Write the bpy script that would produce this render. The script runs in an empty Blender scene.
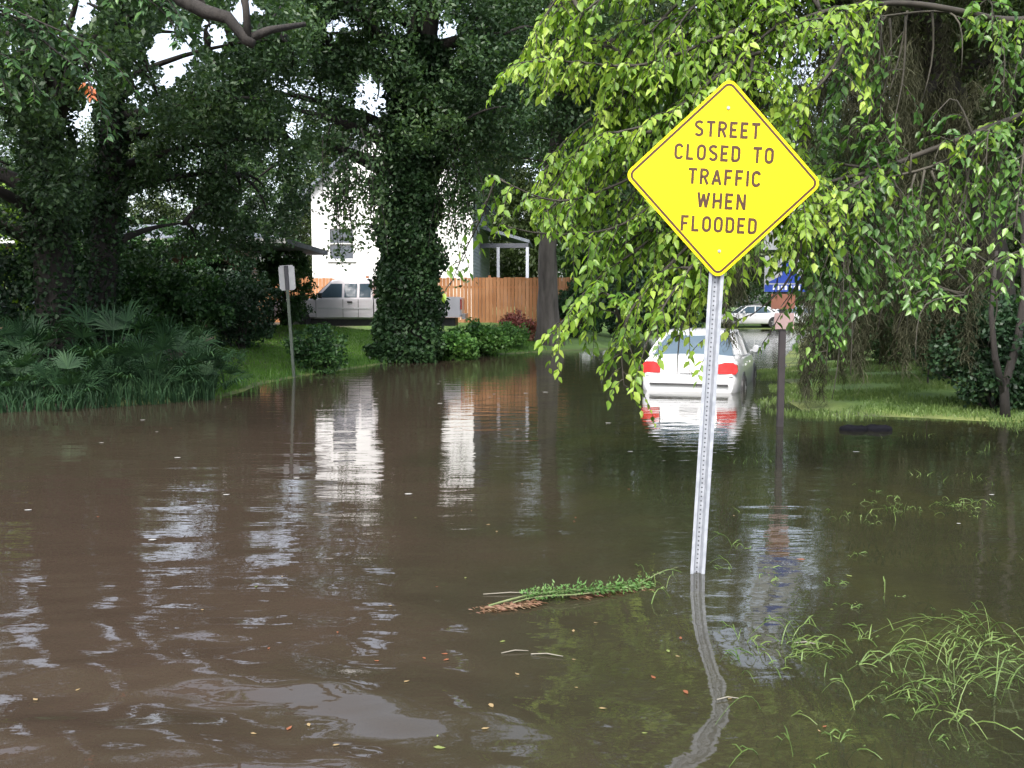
import bpy, bmesh, math, random
import numpy as np
from mathutils import Vector, Matrix, Quaternion

# ------------------------------------------------------------------ camera, world, sun, exposure
sc = bpy.context.scene
COL = sc.collection
F = 887.0
PITCH = math.radians(5.03)
CAMH = 1.5
cam_d = bpy.data.cameras.new('camera'); cam = bpy.data.objects.new('camera', cam_d); COL.objects.link(cam)
cam_d.sensor_width = 36.0; cam_d.lens = F / 1024 * 36.0; cam_d.clip_start = 0.05; cam_d.clip_end = 3000
cam.location = (0, 0, CAMH); cam.rotation_euler = (math.pi / 2 - PITCH, 0, 0)
sc.camera = cam

SUN_EL, SUN_AZ = math.radians(52), math.radians(200)      # azimuth measured clockwise from +Y
w = bpy.data.worlds.new('World'); sc.world = w; w.use_nodes = True
nt = w.node_tree; nt.nodes.clear()
sky = nt.nodes.new('ShaderNodeTexSky'); sky.sky_type = 'NISHITA'; sky.sun_disc = False
sky.sun_elevation = SUN_EL; sky.sun_rotation = SUN_AZ; sky.dust_density = 4.0; sky.air_density = 1.0; sky.ozone_density = 1.0
hs = nt.nodes.new('ShaderNodeHueSaturation'); hs.inputs['Saturation'].default_value = 0.5; hs.inputs['Value'].default_value = 1.3
bg = nt.nodes.new('ShaderNodeBackground'); bg.inputs['Strength'].default_value = 0.15
wo = nt.nodes.new('ShaderNodeOutputWorld')
nt.links.new(sky.outputs[0], hs.inputs['Color']); nt.links.new(hs.outputs[0], bg.inputs[0]); nt.links.new(bg.outputs[0], wo.inputs[0])
sd = bpy.data.lights.new('sun', 'SUN'); sd.energy = 1.9; sd.angle = math.radians(25); sd.color = (1.0, 0.96, 0.9)
so = bpy.data.objects.new('sun', sd); COL.objects.link(so)
sv = Vector((math.sin(SUN_AZ) * math.cos(SUN_EL), math.cos(SUN_AZ) * math.cos(SUN_EL), math.sin(SUN_EL)))
so.rotation_euler = sv.to_track_quat('Z', 'Y').to_euler(); so.location = (0, -10, 30)
sc.view_settings.view_transform = 'Standard'; sc.view_settings.look = 'None'
sc.view_settings.exposure = 1.3; sc.view_settings.gamma = 1.0
sc.render.engine = 'CYCLES'
cy = sc.cycles
cy.max_bounces = 7; cy.diffuse_bounces = 3; cy.glossy_bounces = 3; cy.transmission_bounces = 4; cy.transparent_max_bounces = 6
cy.caustics_reflective = False; cy.caustics_refractive = False
cy.use_denoising = True
cy.sample_clamp_indirect = 6.0

# ------------------------------------------------------------------ helpers
rnd = random.Random(7)
RG = np.random.default_rng(11)
cp, sp_ = math.cos(PITCH), math.sin(PITCH)

def P(px, py, D):
    """world point seen at a pixel, at ground distance D"""
    u = (px - 512) / F; v = (384 - py) / F
    k = D / (cp + v * sp_)
    return Vector((u * k, D, CAMH + (v * cp - sp_) * k))

def tag(o, label=None, cat=None, group=None, kind=None):
    if label: o['label'] = label
    if cat: o['category'] = cat
    if group: o['group'] = group
    if kind: o['kind'] = kind
    return o

def empty(name, loc, rz=0.0, scale=1.0):
    o = bpy.data.objects.new(name, None); COL.objects.link(o)
    o.location = loc; o.rotation_euler = (0, 0, rz); o.scale = (scale,) * 3
    o.empty_display_size = 0.2
    return o

def copy_tree(o, parent=None):
    c = o.copy(); COL.objects.link(c)
    if parent: c.parent = parent
    for ch in [x for x in COL.objects if x.parent == o]:
        copy_tree(ch, c)
    return c

class MB:
    def __init__(s): s.v = []; s.f = []; s.m = []; s.n = 0
    def add(s, verts, faces, mi=0):
        b = s.n; s.v.extend([tuple(p) for p in verts]); s.n += len(verts)
        for f in faces: s.f.append(tuple(i + b for i in f)); s.m.append(mi)
    def box(s, c, d, rz=0, mi=0, rot=None):
        x, y, z = d[0] / 2, d[1] / 2, d[2] / 2
        R = rot if rot is not None else Matrix.Rotation(rz, 3, 'Z')
        vs = [R @ Vector(p) + Vector(c) for p in [(-x,-y,-z),(x,-y,-z),(x,y,-z),(-x,y,-z),(-x,-y,z),(x,-y,z),(x,y,z),(-x,y,z)]]
        s.add(vs, [(0,3,2,1),(4,5,6,7),(0,1,5,4),(1,2,6,5),(2,3,7,6),(3,0,4,7)], mi)
    def tube(s, pts, rad, n=8, mi=0, cap=True, rough=0.0, seed=0, flute=0.0):
        pts = [Vector(p) for p in pts]
        if not hasattr(rad, '__len__'): rad = [rad] * len(pts)
        vs = []; r_ = random.Random(seed); up = Vector((0.13, 0.97, 0.2)); ph = r_.random() * 6
        for i, p in enumerate(pts):
            d = (pts[min(i + 1, len(pts) - 1)] - pts[max(i - 1, 0)]).normalized()
            a = d.cross(up)
            if a.length < 1e-3: a = d.cross(Vector((1, 0, 0)))
            a.normalize(); b = d.cross(a); up = -b if False else up
            for k in range(n):
                t = 2 * math.pi * k / n
                rr = rad[i] * (1 + rough * (r_.random() - .5) + flute * math.sin(3 * t + ph) + flute * .6 * math.sin(5 * t + 2 * ph))
                vs.append(p + a * (math.cos(t) * rr) + b * (math.sin(t) * rr))
        fs = [(i * n + k, i * n + (k + 1) % n, (i + 1) * n + (k + 1) % n, (i + 1) * n + k) for i in range(len(pts) - 1) for k in range(n)]
        if cap:
            fs.append(tuple(range(n - 1, -1, -1))); fs.append(tuple((len(pts) - 1) * n + k for k in range(n)))
        s.add(vs, fs, mi)
    def build(s, name, mats, parent=None, smooth=False, loc=None, ang=None):
        me = bpy.data.meshes.new(name); me.from_pydata(s.v, [], s.f)
        if not isinstance(mats, (list, tuple)): mats = [mats]
        for m in mats: me.materials.append(m)
        if len(mats) > 1: me.polygons.foreach_set('material_index', s.m)
        if smooth: me.polygons.foreach_set('use_smooth', [True] * len(me.polygons))
        me.update()
        if ang is not None:
            bm = bmesh.new(); bm.from_mesh(me); bmesh.ops.recalc_face_normals(bm, faces=bm.faces); bm.to_mesh(me); bm.free()
            me.set_sharp_from_angle(angle=math.radians(ang))
        o = bpy.data.objects.new(name, me); COL.objects.link(o)
        if parent: o.parent = parent
        if loc is not None: o.location = loc
        return o

def np_mesh(name, V, FV, sizes, mats, parent=None, smooth=False, mi=None):
    """bulk mesh: V (n,3), FV flat loop vertex indices, sizes: verts per face (int or array)"""
    me = bpy.data.meshes.new(name)
    nf = len(FV) // sizes if isinstance(sizes, int) else len(sizes)
    me.vertices.add(len(V)); me.vertices.foreach_set('co', np.asarray(V, dtype=np.float32).ravel())
    me.loops.add(len(FV)); me.loops.foreach_set('vertex_index', np.asarray(FV, dtype=np.int32))
    me.polygons.add(nf)
    if isinstance(sizes, int): st = np.arange(nf) * sizes
    else: st = np.concatenate([[0], np.cumsum(sizes)[:-1]])
    me.polygons.foreach_set('loop_start', st.astype(np.int32))
    if not isinstance(mats, (list, tuple)): mats = [mats]
    for m in mats: me.materials.append(m)
    if mi is not None: me.polygons.foreach_set('material_index', mi.astype(np.int32))
    if smooth: me.polygons.foreach_set('use_smooth', np.ones(nf, dtype=bool))
    me.update(calc_edges=True); me.validate()
    o = bpy.data.objects.new(name, me); COL.objects.link(o)
    if parent: o.parent = parent
    return o

# ------------------------------------------------------------------ materials
def base_mat(name):
    m = bpy.data.materials.new(name); m.use_nodes = True
    n = m.node_tree.nodes; l = m.node_tree.links
    return m, n, l, n['Principled BSDF']

def mat(name, c1, c2=None, scale=4.0, rough=0.6, metal=0.0, spec=0.5, bump=0.0, bscale=None, coat=0.0, stretch=(1,1,1)):
    m, n, l, b = base_mat(name)
    b.inputs['Roughness'].default_value = rough; b.inputs['Metallic'].default_value = metal
    b.inputs['Specular IOR Level'].default_value = spec; b.inputs['Coat Weight'].default_value = coat
    tc = n.new('ShaderNodeTexCoord'); mp = n.new('ShaderNodeMapping'); mp.inputs['Scale'].default_value = stretch
    l.new(tc.outputs['Object'], mp.inputs[0])
    nz = n.new('ShaderNodeTexNoise'); nz.inputs['Scale'].default_value = scale; nz.inputs['Detail'].default_value = 5
    l.new(mp.outputs[0], nz.inputs['Vector'])
    c2 = c2 or tuple(x * .8 for x in c1)
    cr = n.new('ShaderNodeValToRGB'); cr.color_ramp.elements[0].position = .35; cr.color_ramp.elements[1].position = .65
    cr.color_ramp.elements[0].color = (*c1, 1); cr.color_ramp.elements[1].color = (*c2, 1)
    l.new(nz.outputs[0], cr.inputs[0]); l.new(cr.outputs[0], b.inputs['Base Color'])
    if bump:
        n2 = n.new('ShaderNodeTexNoise'); n2.inputs['Scale'].default_value = bscale or scale * 3; n2.inputs['Detail'].default_value = 4
        l.new(mp.outputs[0], n2.inputs['Vector'])
        bp = n.new('ShaderNodeBump'); bp.inputs['Strength'].default_value = bump; bp.inputs['Distance'].default_value = .03
        l.new(n2.outputs[0], bp.inputs['Height']); l.new(bp.outputs[0], b.inputs['Normal'])
    return m

def leaf_mat(name, cols, clump=0.6, transl=0.3, rough=0.45, spec=0.35):
    """leaf albedo varies leaf by leaf and slowly from bough to bough"""
    m, n, l, b = base_mat(name)
    g = n.new('ShaderNodeNewGeometry'); tc = n.new('ShaderNodeTexCoord')
    nz = n.new('ShaderNodeTexNoise'); nz.inputs['Scale'].default_value = clump; nz.inputs['Detail'].default_value = 2
    l.new(tc.outputs['Object'], nz.inputs['Vector'])
    ad = n.new('ShaderNodeMath'); ad.operation = 'MULTIPLY_ADD'; ad.inputs[1].default_value = .55; l.new(g.outputs['Random Per Island'], ad.inputs[0])
    ml = n.new('ShaderNodeMath'); ml.operation = 'MULTIPLY_ADD'; ml.inputs[1].default_value = 1.3; ml.inputs[2].default_value = -.42
    l.new(nz.outputs[0], ml.inputs[0]); l.new(ml.outputs[0], ad.inputs[2])
    cr = n.new('ShaderNodeValToRGB'); e = cr.color_ramp.elements
    for i, c in enumerate(cols):
        p = i / (len(cols) - 1) if len(cols) > 1 else 0
        if i < 2: el = e[i]; el.position = p
        else: el = e.new(p)
    for i, c in enumerate(cols):
        e[i].position = i / (len(cols) - 1)
        e[i].color = (*c, 1)
    l.new(ad.outputs[0], cr.inputs[0]); l.new(cr.outputs[0], b.inputs['Base Color'])
    b.inputs['Roughness'].default_value = rough; b.inputs['Specular IOR Level'].default_value = spec
    tr = n.new('ShaderNodeBsdfTranslucent'); mx = n.new('ShaderNodeMixShader'); mx.inputs[0].default_value = transl
    gm = n.new('ShaderNodeMixRGB'); gm.blend_type = 'MULTIPLY'; gm.inputs[0].default_value = 1; gm.inputs[2].default_value = (1.13, 1.2, .58, 1)
    l.new(cr.outputs[0], gm.inputs[1]); l.new(gm.outputs[0], tr.inputs[0])
    out = n['Material Output']
    l.new(b.outputs[0], mx.inputs[1]); l.new(tr.outputs[0], mx.inputs[2]); l.new(mx.outputs[0], out.inputs[0])
    return m

M = {}
M['oak_leaf'] = leaf_mat('oak_leaf', [(.018,.040,.018), (.030,.064,.026), (.050,.098,.036), (.085,.145,.045)], .55, .35)
M['oak_leaf_olive'] = leaf_mat('oak_leaf_olive', [(.024,.042,.016), (.042,.07,.022), (.07,.105,.034), (.115,.16,.05)], .6)
M['ivy_leaf'] = leaf_mat('ivy_leaf', [(.008,.022,.009), (.015,.04,.014), (.028,.066,.022), (.055,.11,.035)], 1.2, .15, .5, .3)
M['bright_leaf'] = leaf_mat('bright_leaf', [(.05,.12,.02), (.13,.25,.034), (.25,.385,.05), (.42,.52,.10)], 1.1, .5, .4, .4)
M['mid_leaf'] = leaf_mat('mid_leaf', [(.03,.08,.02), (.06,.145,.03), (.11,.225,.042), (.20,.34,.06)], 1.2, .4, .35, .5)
M['shrub_leaf'] = leaf_mat('shrub_leaf', [(.012,.036,.014), (.024,.066,.022), (.045,.11,.03), (.085,.17,.04)], 1.5, .25)
M['dark_shrub'] = leaf_mat('dark_shrub', [(.008,.02,.010), (.014,.036,.016), (.024,.058,.024), (.045,.095,.035)], 1.5, .2)
M['green_shrub'] = leaf_mat('green_shrub', [(.03,.085,.02), (.05,.13,.03), (.09,.2,.04), (.15,.28,.06)], 1.5, .3)
M['yellow_shrub'] = leaf_mat('yellow_shrub', [(.06,.12,.015), (.12,.22,.02), (.2,.32,.03)], 1.5, .35)
M['red_leaf'] = leaf_mat('red_leaf', [(.10,.03,.025), (.22,.055,.05), (.36,.14,.12), (.10,.12,.04)], 3, .3)
M['orange_leaf'] = leaf_mat('orange_leaf', [(.35,.10,.04), (.55,.2,.1)], 3, .3)
M['palm'] = leaf_mat('palm', [(.010,.028,.013), (.018,.047,.021), (.030,.072,.030), (.05,.10,.04)], 1.5, .2, .6, .2)
M['moss'] = leaf_mat('moss', [(.030,.033,.020), (.058,.060,.037), (.098,.10,.065)], 2.5, .3, .9, .1)
M['grass'] = leaf_mat('grass', [(.055,.13,.018), (.085,.19,.026), (.13,.26,.04)], .8, .35)
M['lawn_r'] = leaf_mat('lawn_r', [(.07,.12,.035), (.11,.175,.05), (.17,.24,.07)], .9, .35)
M['weed'] = leaf_mat('weed', [(.065,.12,.03), (.11,.18,.045), (.18,.25,.075)], 2, .35)
M['frond_green'] = leaf_mat('frond_green', [(.05,.13,.035), (.09,.19,.05), (.17,.24,.10)], 4, .3)
M['bark'] = mat('bark', (.009,.0075,.0065), (.024,.02,.017), 6, .9, bump=1, bscale=14, stretch=(1,1,.25))
M['bark_grey'] = mat('bark_grey', (.04,.035,.031), (.10,.09,.08), 5, .9, bump=1, bscale=16, stretch=(1,1,.2))
M['twig'] = mat('twig', (.018,.015,.011), (.032,.027,.02), 8, .8)
M['twig_pale'] = mat('twig_pale', (.15,.14,.11), (.22,.21,.17), 8, .8)
M['twig_mid'] = mat('twig_mid', (.028,.025,.018), (.05,.045,.032), 8, .8)

# ------------------------------------------------------------------ terrain
LEFT = [(-400, 9), (-60, 11), (-9, 12.0), (-7.2, 12.6), (-5.6, 13.6), (-4.7, 14.6), (-4.8, 16), (-4.5, 19), (-3.9, 21), (-3.2, 23.4),
        (-1.2, 26.5), (0.6, 28.9), (3.6, 31.2), (12, 58), (22, 88), (24, 900), (-400, 900)]
RIGHT = [(400, 9), (60, 10), (9, 10.6), (6.6, 11.2), (5.2, 11.9), (4.2, 12.3), (4.5, 14), (5.4, 17.5), (7.6, 25), (17.5, 52), (29, 84), (60, 900), (400, 900)]
FAR = [(5, 59), (70, 57), (90, 900), (-20, 900)]

def sdist(X, Y, poly):
    d = np.full(X.shape, 1e9); ins = np.zeros(X.shape, bool); n = len(poly)
    for i in range(n):
        x0, y0 = poly[i]; x1, y1 = poly[(i + 1) % n]
        dx, dy = x1 - x0, y1 - y0
        t = np.clip(((X - x0) * dx + (Y - y0) * dy) / (dx * dx + dy * dy), 0, 1)
        d = np.minimum(d, np.hypot(X - x0 - t * dx, Y - y0 - t * dy))
        c = ((y0 > Y) != (y1 > Y)) & (X < (x1 - x0) * (Y - y0) / ((y1 - y0) if y1 != y0 else 1e-9) + x0)
        ins ^= c
    return np.where(ins, d, -d)

def wob(X, Y):
    return (np.sin(X * 1.3 + Y * .7) + np.sin(X * .45 - Y * 1.1 + 2) + .6 * np.sin(X * 3.1 + 1) * np.sin(Y * 2.3)) / 2.6

def height(X, Y):
    X = np.asarray(X, float); Y = np.asarray(Y, float)
    w_ = wob(X, Y)
    a = sdist(X, Y, LEFT) + .22 * w_; b = sdist(X, Y, RIGHT) + .22 * w_; c = sdist(X, Y, FAR)
    ha = np.where(a > 0, np.minimum(.86, .17 * a), np.maximum(-.38, .2 * a))
    hb = np.where(b > 0, np.minimum(.34, .055 * b), np.maximum(-.38, .06 * b))
    hc = np.where(c > 0, np.minimum(.3, .05 * c), np.maximum(-.38, .02 * c - .02))
    ha = ha - .24 * np.clip((Y - 28.6) / .8, 0, 1) * np.clip((33.4 - Y) / .8, 0, 1) * np.clip((X + 11) / 2, 0, 1) * (ha > .3)
    h = np.maximum(np.maximum(ha, hb), hc)
    verge = -.10 - .28 * np.clip((1.0 - X) / 1.6, 0, 1) - .1 * np.clip((Y - 9) / 2, 0, 1) * 0 + .02 * w_
    verge = np.where(Y < 11.5, verge, -.38)
    return np.maximum(h, verge)

def H(x, y): return float(height(np.array([x]), np.array([y]))[0])

def axis(segs):
    out = []
    for a, b, s in segs:
        n = max(1, int(round((b - a) / s))); out += list(np.linspace(a, b, n, endpoint=False))
    out.append(segs[-1][1]); return np.array(out)

def grid_obj(name, xs, ys, zf, m, smooth=True):
    X, Y = np.meshgrid(xs, ys); Z = zf(X, Y)
    V = np.stack([X.ravel(), Y.ravel(), Z.ravel()], 1)
    nx, ny = len(xs), len(ys)
    i = (np.arange(ny - 1)[:, None] * nx + np.arange(nx - 1)[None, :]).ravel()
    FV = np.stack([i, i + 1, i + nx + 1, i + nx], 1).ravel()
    return np_mesh(name, V, FV, 4, m, smooth=smooth)

def ground_mat():
    m, n, l, b = base_mat('ground_soil_and_lawn')
    b.inputs['Roughness'].default_value = .9
    tc = n.new('ShaderNodeTexCoord'); sep = n.new('ShaderNodeSeparateXYZ'); l.new(tc.outputs['Object'], sep.inputs[0])
    nz = n.new('ShaderNodeTexNoise'); nz.inputs['Scale'].default_value = 1.1; nz.inputs['Detail'].default_value = 8; l.new(tc.outputs['Object'], nz.inputs['Vector'])
    g = n.new('ShaderNodeValToRGB'); g.color_ramp.elements[0].color = (.05,.10,.02,1); g.color_ramp.elements[1].color = (.09,.16,.032,1)
    g.color_ramp.elements[0].position = .35; g.color_ramp.elements[1].position = .65
    l.new(nz.outputs[0], g.inputs[0])
    s = n.new('ShaderNodeValToRGB'); s.color_ramp.elements[0].color = (.05,.055,.022,1); s.color_ramp.elements[1].color = (.15,.17,.045,1)
    s.color_ramp.elements[0].position = .4; s.color_ramp.elements[1].position = .6
    l.new(nz.outputs[0], s.inputs[0])
    mr = n.new('ShaderNodeMapRange'); mr.inputs[1].default_value = -.01; mr.inputs[2].default_value = .05
    l.new(sep.outputs['Z'], mr.inputs[0])
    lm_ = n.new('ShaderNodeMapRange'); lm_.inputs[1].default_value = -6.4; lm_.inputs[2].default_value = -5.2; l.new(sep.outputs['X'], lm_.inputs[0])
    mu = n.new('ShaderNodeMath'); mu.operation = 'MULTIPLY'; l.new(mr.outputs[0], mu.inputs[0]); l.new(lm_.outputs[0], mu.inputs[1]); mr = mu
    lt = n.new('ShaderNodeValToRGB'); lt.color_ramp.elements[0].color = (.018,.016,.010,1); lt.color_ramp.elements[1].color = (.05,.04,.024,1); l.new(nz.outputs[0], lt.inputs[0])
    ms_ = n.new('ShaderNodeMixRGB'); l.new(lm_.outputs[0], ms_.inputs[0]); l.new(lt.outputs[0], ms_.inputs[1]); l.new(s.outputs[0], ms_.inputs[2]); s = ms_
    mx = n.new('ShaderNodeMixRGB'); l.new(mr.outputs[0], mx.inputs[0]); l.new(s.outputs[0], mx.inputs[1]); l.new(g.outputs[0], mx.inputs[2])
    l.new(mx.outputs[0], b.inputs['Base Color'])
    n2 = n.new('ShaderNodeTexNoise'); n2.inputs['Scale'].default_value = 14; n2.inputs['Detail'].default_value = 5; l.new(tc.outputs['Object'], n2.inputs['Vector'])
    bp = n.new('ShaderNodeBump'); bp.inputs['Strength'].default_value = .7; bp.inputs['Distance'].default_value = .06
    l.new(n2.outputs[0], bp.inputs['Height']); l.new(bp.outputs[0], b.inputs['Normal'])
    return m

xs = axis([(-400, -60, 20), (-60, -20, 2), (-20, -9, .6), (-9, 9, .25), (9, 30, .8), (30, 80, 4), (80, 400, 20)])
ys = axis([(-60, 0, 5), (0, 9, .5), (9, 36, .25), (36, 100, 2), (100, 900, 40)])
tag(grid_obj('ground', xs, ys, height, ground_mat()), kind='structure')

# road under the flood
rb = MB()
rd = [(0, -30, 3.2), (0, 8, 3.2), (0.4, 16, 3.4), (2.2, 24, 3.6), (6.5, 36, 3.6), (14.5, 58, 3.6), (24, 84, 3.6)]
vs = []
for x, y, hw in rd: vs += [(x - hw, y, -.374), (x + hw, y, -.374)]
rb.add(vs, [(2 * i, 2 * i + 1, 2 * i + 3, 2 * i + 2) for i in range(len(rd) - 1)])
tag(rb.build('road', mat('asphalt', (.04,.04,.042), (.06,.06,.06), 30, .85)), kind='structure')

# ------------------------------------------------------------------ water
def wave_z(X, Y):
    near = np.clip((5.1 - Y) / 2.4, 0, 1) ** 1.3
    mid = np.clip((13 - Y) / 8, 0, 1) * np.clip(Y / 4, .3, 1)
    wx = X + .12 * np.sin(1.7 * Y + .8 * X); wy = Y + .10 * np.sin(2.1 * X + 1.0)
    def s(lx, ly, lam, ph): 
        n = math.hypot(lx, ly); return np.sin(2 * math.pi * (wx * lx / n + wy * ly / n) / lam + ph)
    z = .0085 * near * s(.62, 1, 1.05, 1.1) + .0042 * near * s(-.5, 1, .62, .4) + .0022 * near * s(.9, 1, .37, 2.0)
    e2 = np.clip((5.265 - Y) / 1.251, 0, 1.85) ** 1.33 * (.35 + .65 * np.clip((X + .3) / .9, 0, 1) * np.clip((2.6 - X) / .9, 0, 1)) * np.clip((X + 4) / 3, 0, 1)
    z = .0006 * near * s(-.5, 1, .62, .4) + .00917 * e2 * np.sin(4.1937 * X + 1.6122 * Y + 3.5926)
    left = np.clip((1.2 - X) / 2.5, 0, 1)
    z += left * near * (.012 * s(.38, 1, .95, 1.1) + .006 * s(.12, 1, .52, .4) + .0035 * s(.9, 1, .33, 1.4) + .0011 * s(-.4, 1, .19, .2) + .0009 * s(.3, 1, .15, 2.2))
    z += left * np.clip((7 - Y) / 4, 0, 1) * (.0022 * s(.25, 1, .52, 2.5) + .0013 * s(-.15, 1, .31, 0.3))
    z += mid * left * .0016 * s(.1, 1, .8, .9)
    return z

def water_mat():
    m, n, l, b = base_mat('flood_water')
    n.remove(b); out = n['Material Output']
    tc = n.new('ShaderNodeTexCoord'); sep = n.new('ShaderNodeSeparateXYZ'); l.new(tc.outputs['Object'], sep.inputs[0])
    def noise(scale, st, det=3, dist=0):
        mp = n.new('ShaderNodeMapping'); mp.inputs['Scale'].default_value = st; l.new(tc.outputs['Object'], mp.inputs[0])
        z = n.new('ShaderNodeTexNoise'); z.inputs['Scale'].default_value = scale; z.inputs['Detail'].default_value = det; z.inputs['Distortion'].default_value = dist
        l.new(mp.outputs[0], z.inputs['Vector']); return z.outputs[0]
    def math_(op, a, bb):
        k = n.new('ShaderNodeMath'); k.operation = op
        for i, q in enumerate((a, bb)):
            if isinstance(q, (int, float)): k.inputs[i].default_value = q
            else: l.new(q, k.inputs[i])
        return k.outputs[0]
    # fine ripples: broad ones that run along X, some small crossing ones, in patches
    r1 = noise(1.0, (1.1, 4.0, 1), 3, .3); r2 = noise(1.0, (9, 16, 1), 3, 0.2); pt = noise(.35, (1, .6, 1), 2)
    ptr = n.new('ShaderNodeMapRange'); ptr.inputs[1].default_value = .42; ptr.inputs[2].default_value = .62; l.new(pt, ptr.inputs[0])
    hgt = math_('ADD', math_('MULTIPLY', r1, .010), math_('MULTIPLY', math_('MULTIPLY', r2, .0016), math_('ADD', ptr.outputs[0], .25)))
    bp = n.new('ShaderNodeBump'); bp.inputs['Strength'].default_value = .55; bp.inputs['Distance'].default_value = 1.0
    l.new(hgt, bp.inputs['Height'])
    fr = n.new('ShaderNodeFresnel'); fr.inputs['IOR'].default_value = 1.58; l.new(bp.outputs[0], fr.inputs['Normal'])
    gl = n.new('ShaderNodeBsdfGlossy'); gl.inputs['Roughness'].default_value = .02; gl.inputs['Color'].default_value = (.98,.985,1,1); l.new(bp.outputs[0], gl.inputs['Normal'])
    df = n.new('ShaderNodeBsdfDiffuse')
    # silt: brown over the road, olive over the drowned verge on the right
    mr = n.new('ShaderNodeMapRange'); mr.inputs[1].default_value = -1.2; mr.inputs[2].default_value = 1.2
    l.new(math_('ADD', sep.outputs['X'], math_('MULTIPLY', math_('SUBTRACT', noise(.8, (1, 1, 1), 3), .5), 3.0)), mr.inputs[0])
    cm = n.new('ShaderNodeMixRGB'); cm.inputs[1].default_value = (.040,.029,.0215,1); cm.inputs[2].default_value = (.033,.033,.020,1); l.new(mr.outputs[0], cm.inputs[0])
    l.new(cm.outputs[0], df.inputs[0])
    tp = n.new('ShaderNodeBsdfTransparent'); tp.inputs[0].default_value = (.80,.78,.5,1)
    m1 = n.new('ShaderNodeMixShader'); l.new(math_('MULTIPLY', mr.outputs[0], .44), m1.inputs[0]); l.new(df.outputs[0], m1.inputs[1]); l.new(tp.outputs[0], m1.inputs[2])
    m2 = n.new('ShaderNodeMixShader'); l.new(fr.outputs[0], m2.inputs[0]); l.new(m1.outputs[0], m2.inputs[1]); l.new(gl.outputs[0], m2.inputs[2])
    l.new(m2.outputs[0], out.inputs[0])
    return m

xs = axis([(-300, -30, 20), (-30, -8, 1), (-8, -4, .1), (-4, 4, .035), (4, 8, .1), (8, 40, 1), (40, 300, 20)])
ys = axis([(-40, 0, 2), (0, 1.5, .1), (1.5, 6, .03), (6, 14, .08), (14, 40, .5), (40, 400, 10)])
tag(grid_obj('water', xs, ys, wave_z, water_mat()), kind='structure')

# ------------------------------------------------------------------ foliage tools
def leaf_quads(C, L, W, rng, droop=0.25, flat=0.5):
    """C (n,3) leaf centres -> verts, loops: one bent rhombic face per leaf"""
    n = len(C)
    d = rng.normal(size=(n, 3)); d[:, 2] -= droop; d /= np.linalg.norm(d, axis=1)[:, None] + 1e-9
    r = rng.normal(size=(n, 3)); r[:, 2] += flat; s = np.cross(d, r); s /= np.linalg.norm(s, axis=1)[:, None] + 1e-9
    l_ = (L * rng.uniform(.6, 1.3, n))[:, None]; w_ = (W * rng.uniform(.6, 1.3, n))[:, None]
    V = np.stack([C - d * l_ * .5, C + s * w_ * .5 - d * l_ * .08, C + d * l_ * .5, C - s * w_ * .5 - d * l_ * .08], 1).reshape(-1, 3)
    return V, np.arange(4 * n)

# openings in the leaf canopy: (elevation seen over the water) thin places where the sky comes through
HOLES = [(345, 186, 28, 34, 1.5), (456, 210, 17, 44, 1.5), (180, 64, 20, 24, 1.5), (86, 126, 15, 15, 1.5), (96, 18, 12, 20, 1.5), (222, 45, 12, 12, 1.5), (255, 22, 14, 10, 1.5), (300, 130, 9, 12, 1.5),
         (262, 55, 24, 36, -1.5), (165, 75, 42, 30, -1.5), (120, -30, 30, 46, -1.5), (175, -95, 34, 18, -1.5), (238, -105, 20, 14, -1.5), (70, -130, 44, 20, -1.5), (345, -75, 20, 14, -1.5), (300, -150, 26, 12, -1.5), (520, -150, 40, 34, -1.5), (440, -60, 20, 30, -1.5), (10, -40, 18, 50, -1.5), (375, -10, 14, 20, -1.5)]
def thin(pts, base, rng):
    W = pts + np.array(base); ok = np.ones(len(W), bool)
    for cx, cy_, rx, ry, z0 in HOLES:
        y = np.maximum(W[:, 1], .5); u = W[:, 0] / y * F + 512; v = 306 - (W[:, 2] - z0) / y * F
        q = ((u - cx) / rx) ** 2 + ((v - cy_) / ry) ** 2 + .5 * np.sin(u * .21 + v * .13) + .4 * np.sin(v * .31 - u * .17)
        ok &= ~((q < 1.1) & (rng.uniform(0, 1, len(W)) < .97))
    return pts[ok]

def clump_points(centres, radii, per, rng, flatz=.7):
    n = len(centres) * per
    c = np.repeat(np.asarray(centres), per, 0); r = np.repeat(np.asarray(radii), per)[:, None]
    d = rng.normal(size=(n, 3)); d /= np.linalg.norm(d, axis=1)[:, None]
    u = rng.uniform(0, 1, (n, 1)) ** .45
    d[:, 2] *= flatz
    return c + d * u * r

def crown_centres(ells, n, rng, shell=.35):
    """clump centres in a union of ellipsoids; each ellipsoid (x,y,z, rx,ry,rz[,weight])"""
    wts = np.array([(e[6] if len(e) > 6 else 1) * (e[3] * e[4] * e[5]) ** .75 for e in ells]); wts /= wts.sum()
    k = rng.choice(len(ells), n, p=wts); E = np.array([e[:6] for e in ells])[k]
    d = rng.normal(size=(n, 3)); d /= np.linalg.norm(d, axis=1)[:, None]
    u = rng.uniform(shell, 1, (n, 1)) ** .6
    return E[:, :3] + d * u * E[:, 3:6]

def ell(px, py, D, rpx, rpy, rD, wgt=1.0):
    """crown lobe round the place seen at a pixel, sizes in metres measured at that distance"""
    p = P(px, py, D); return (p.x, p.y, p.z, rpx * D / F, rD, rpy * D / F, wgt)

def bez(a, b, c, n):
    return [(1 - t) ** 2 * a + 2 * t * (1 - t) * b + t * t * c for t in [i / (n - 1) for i in range(n)]]

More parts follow.
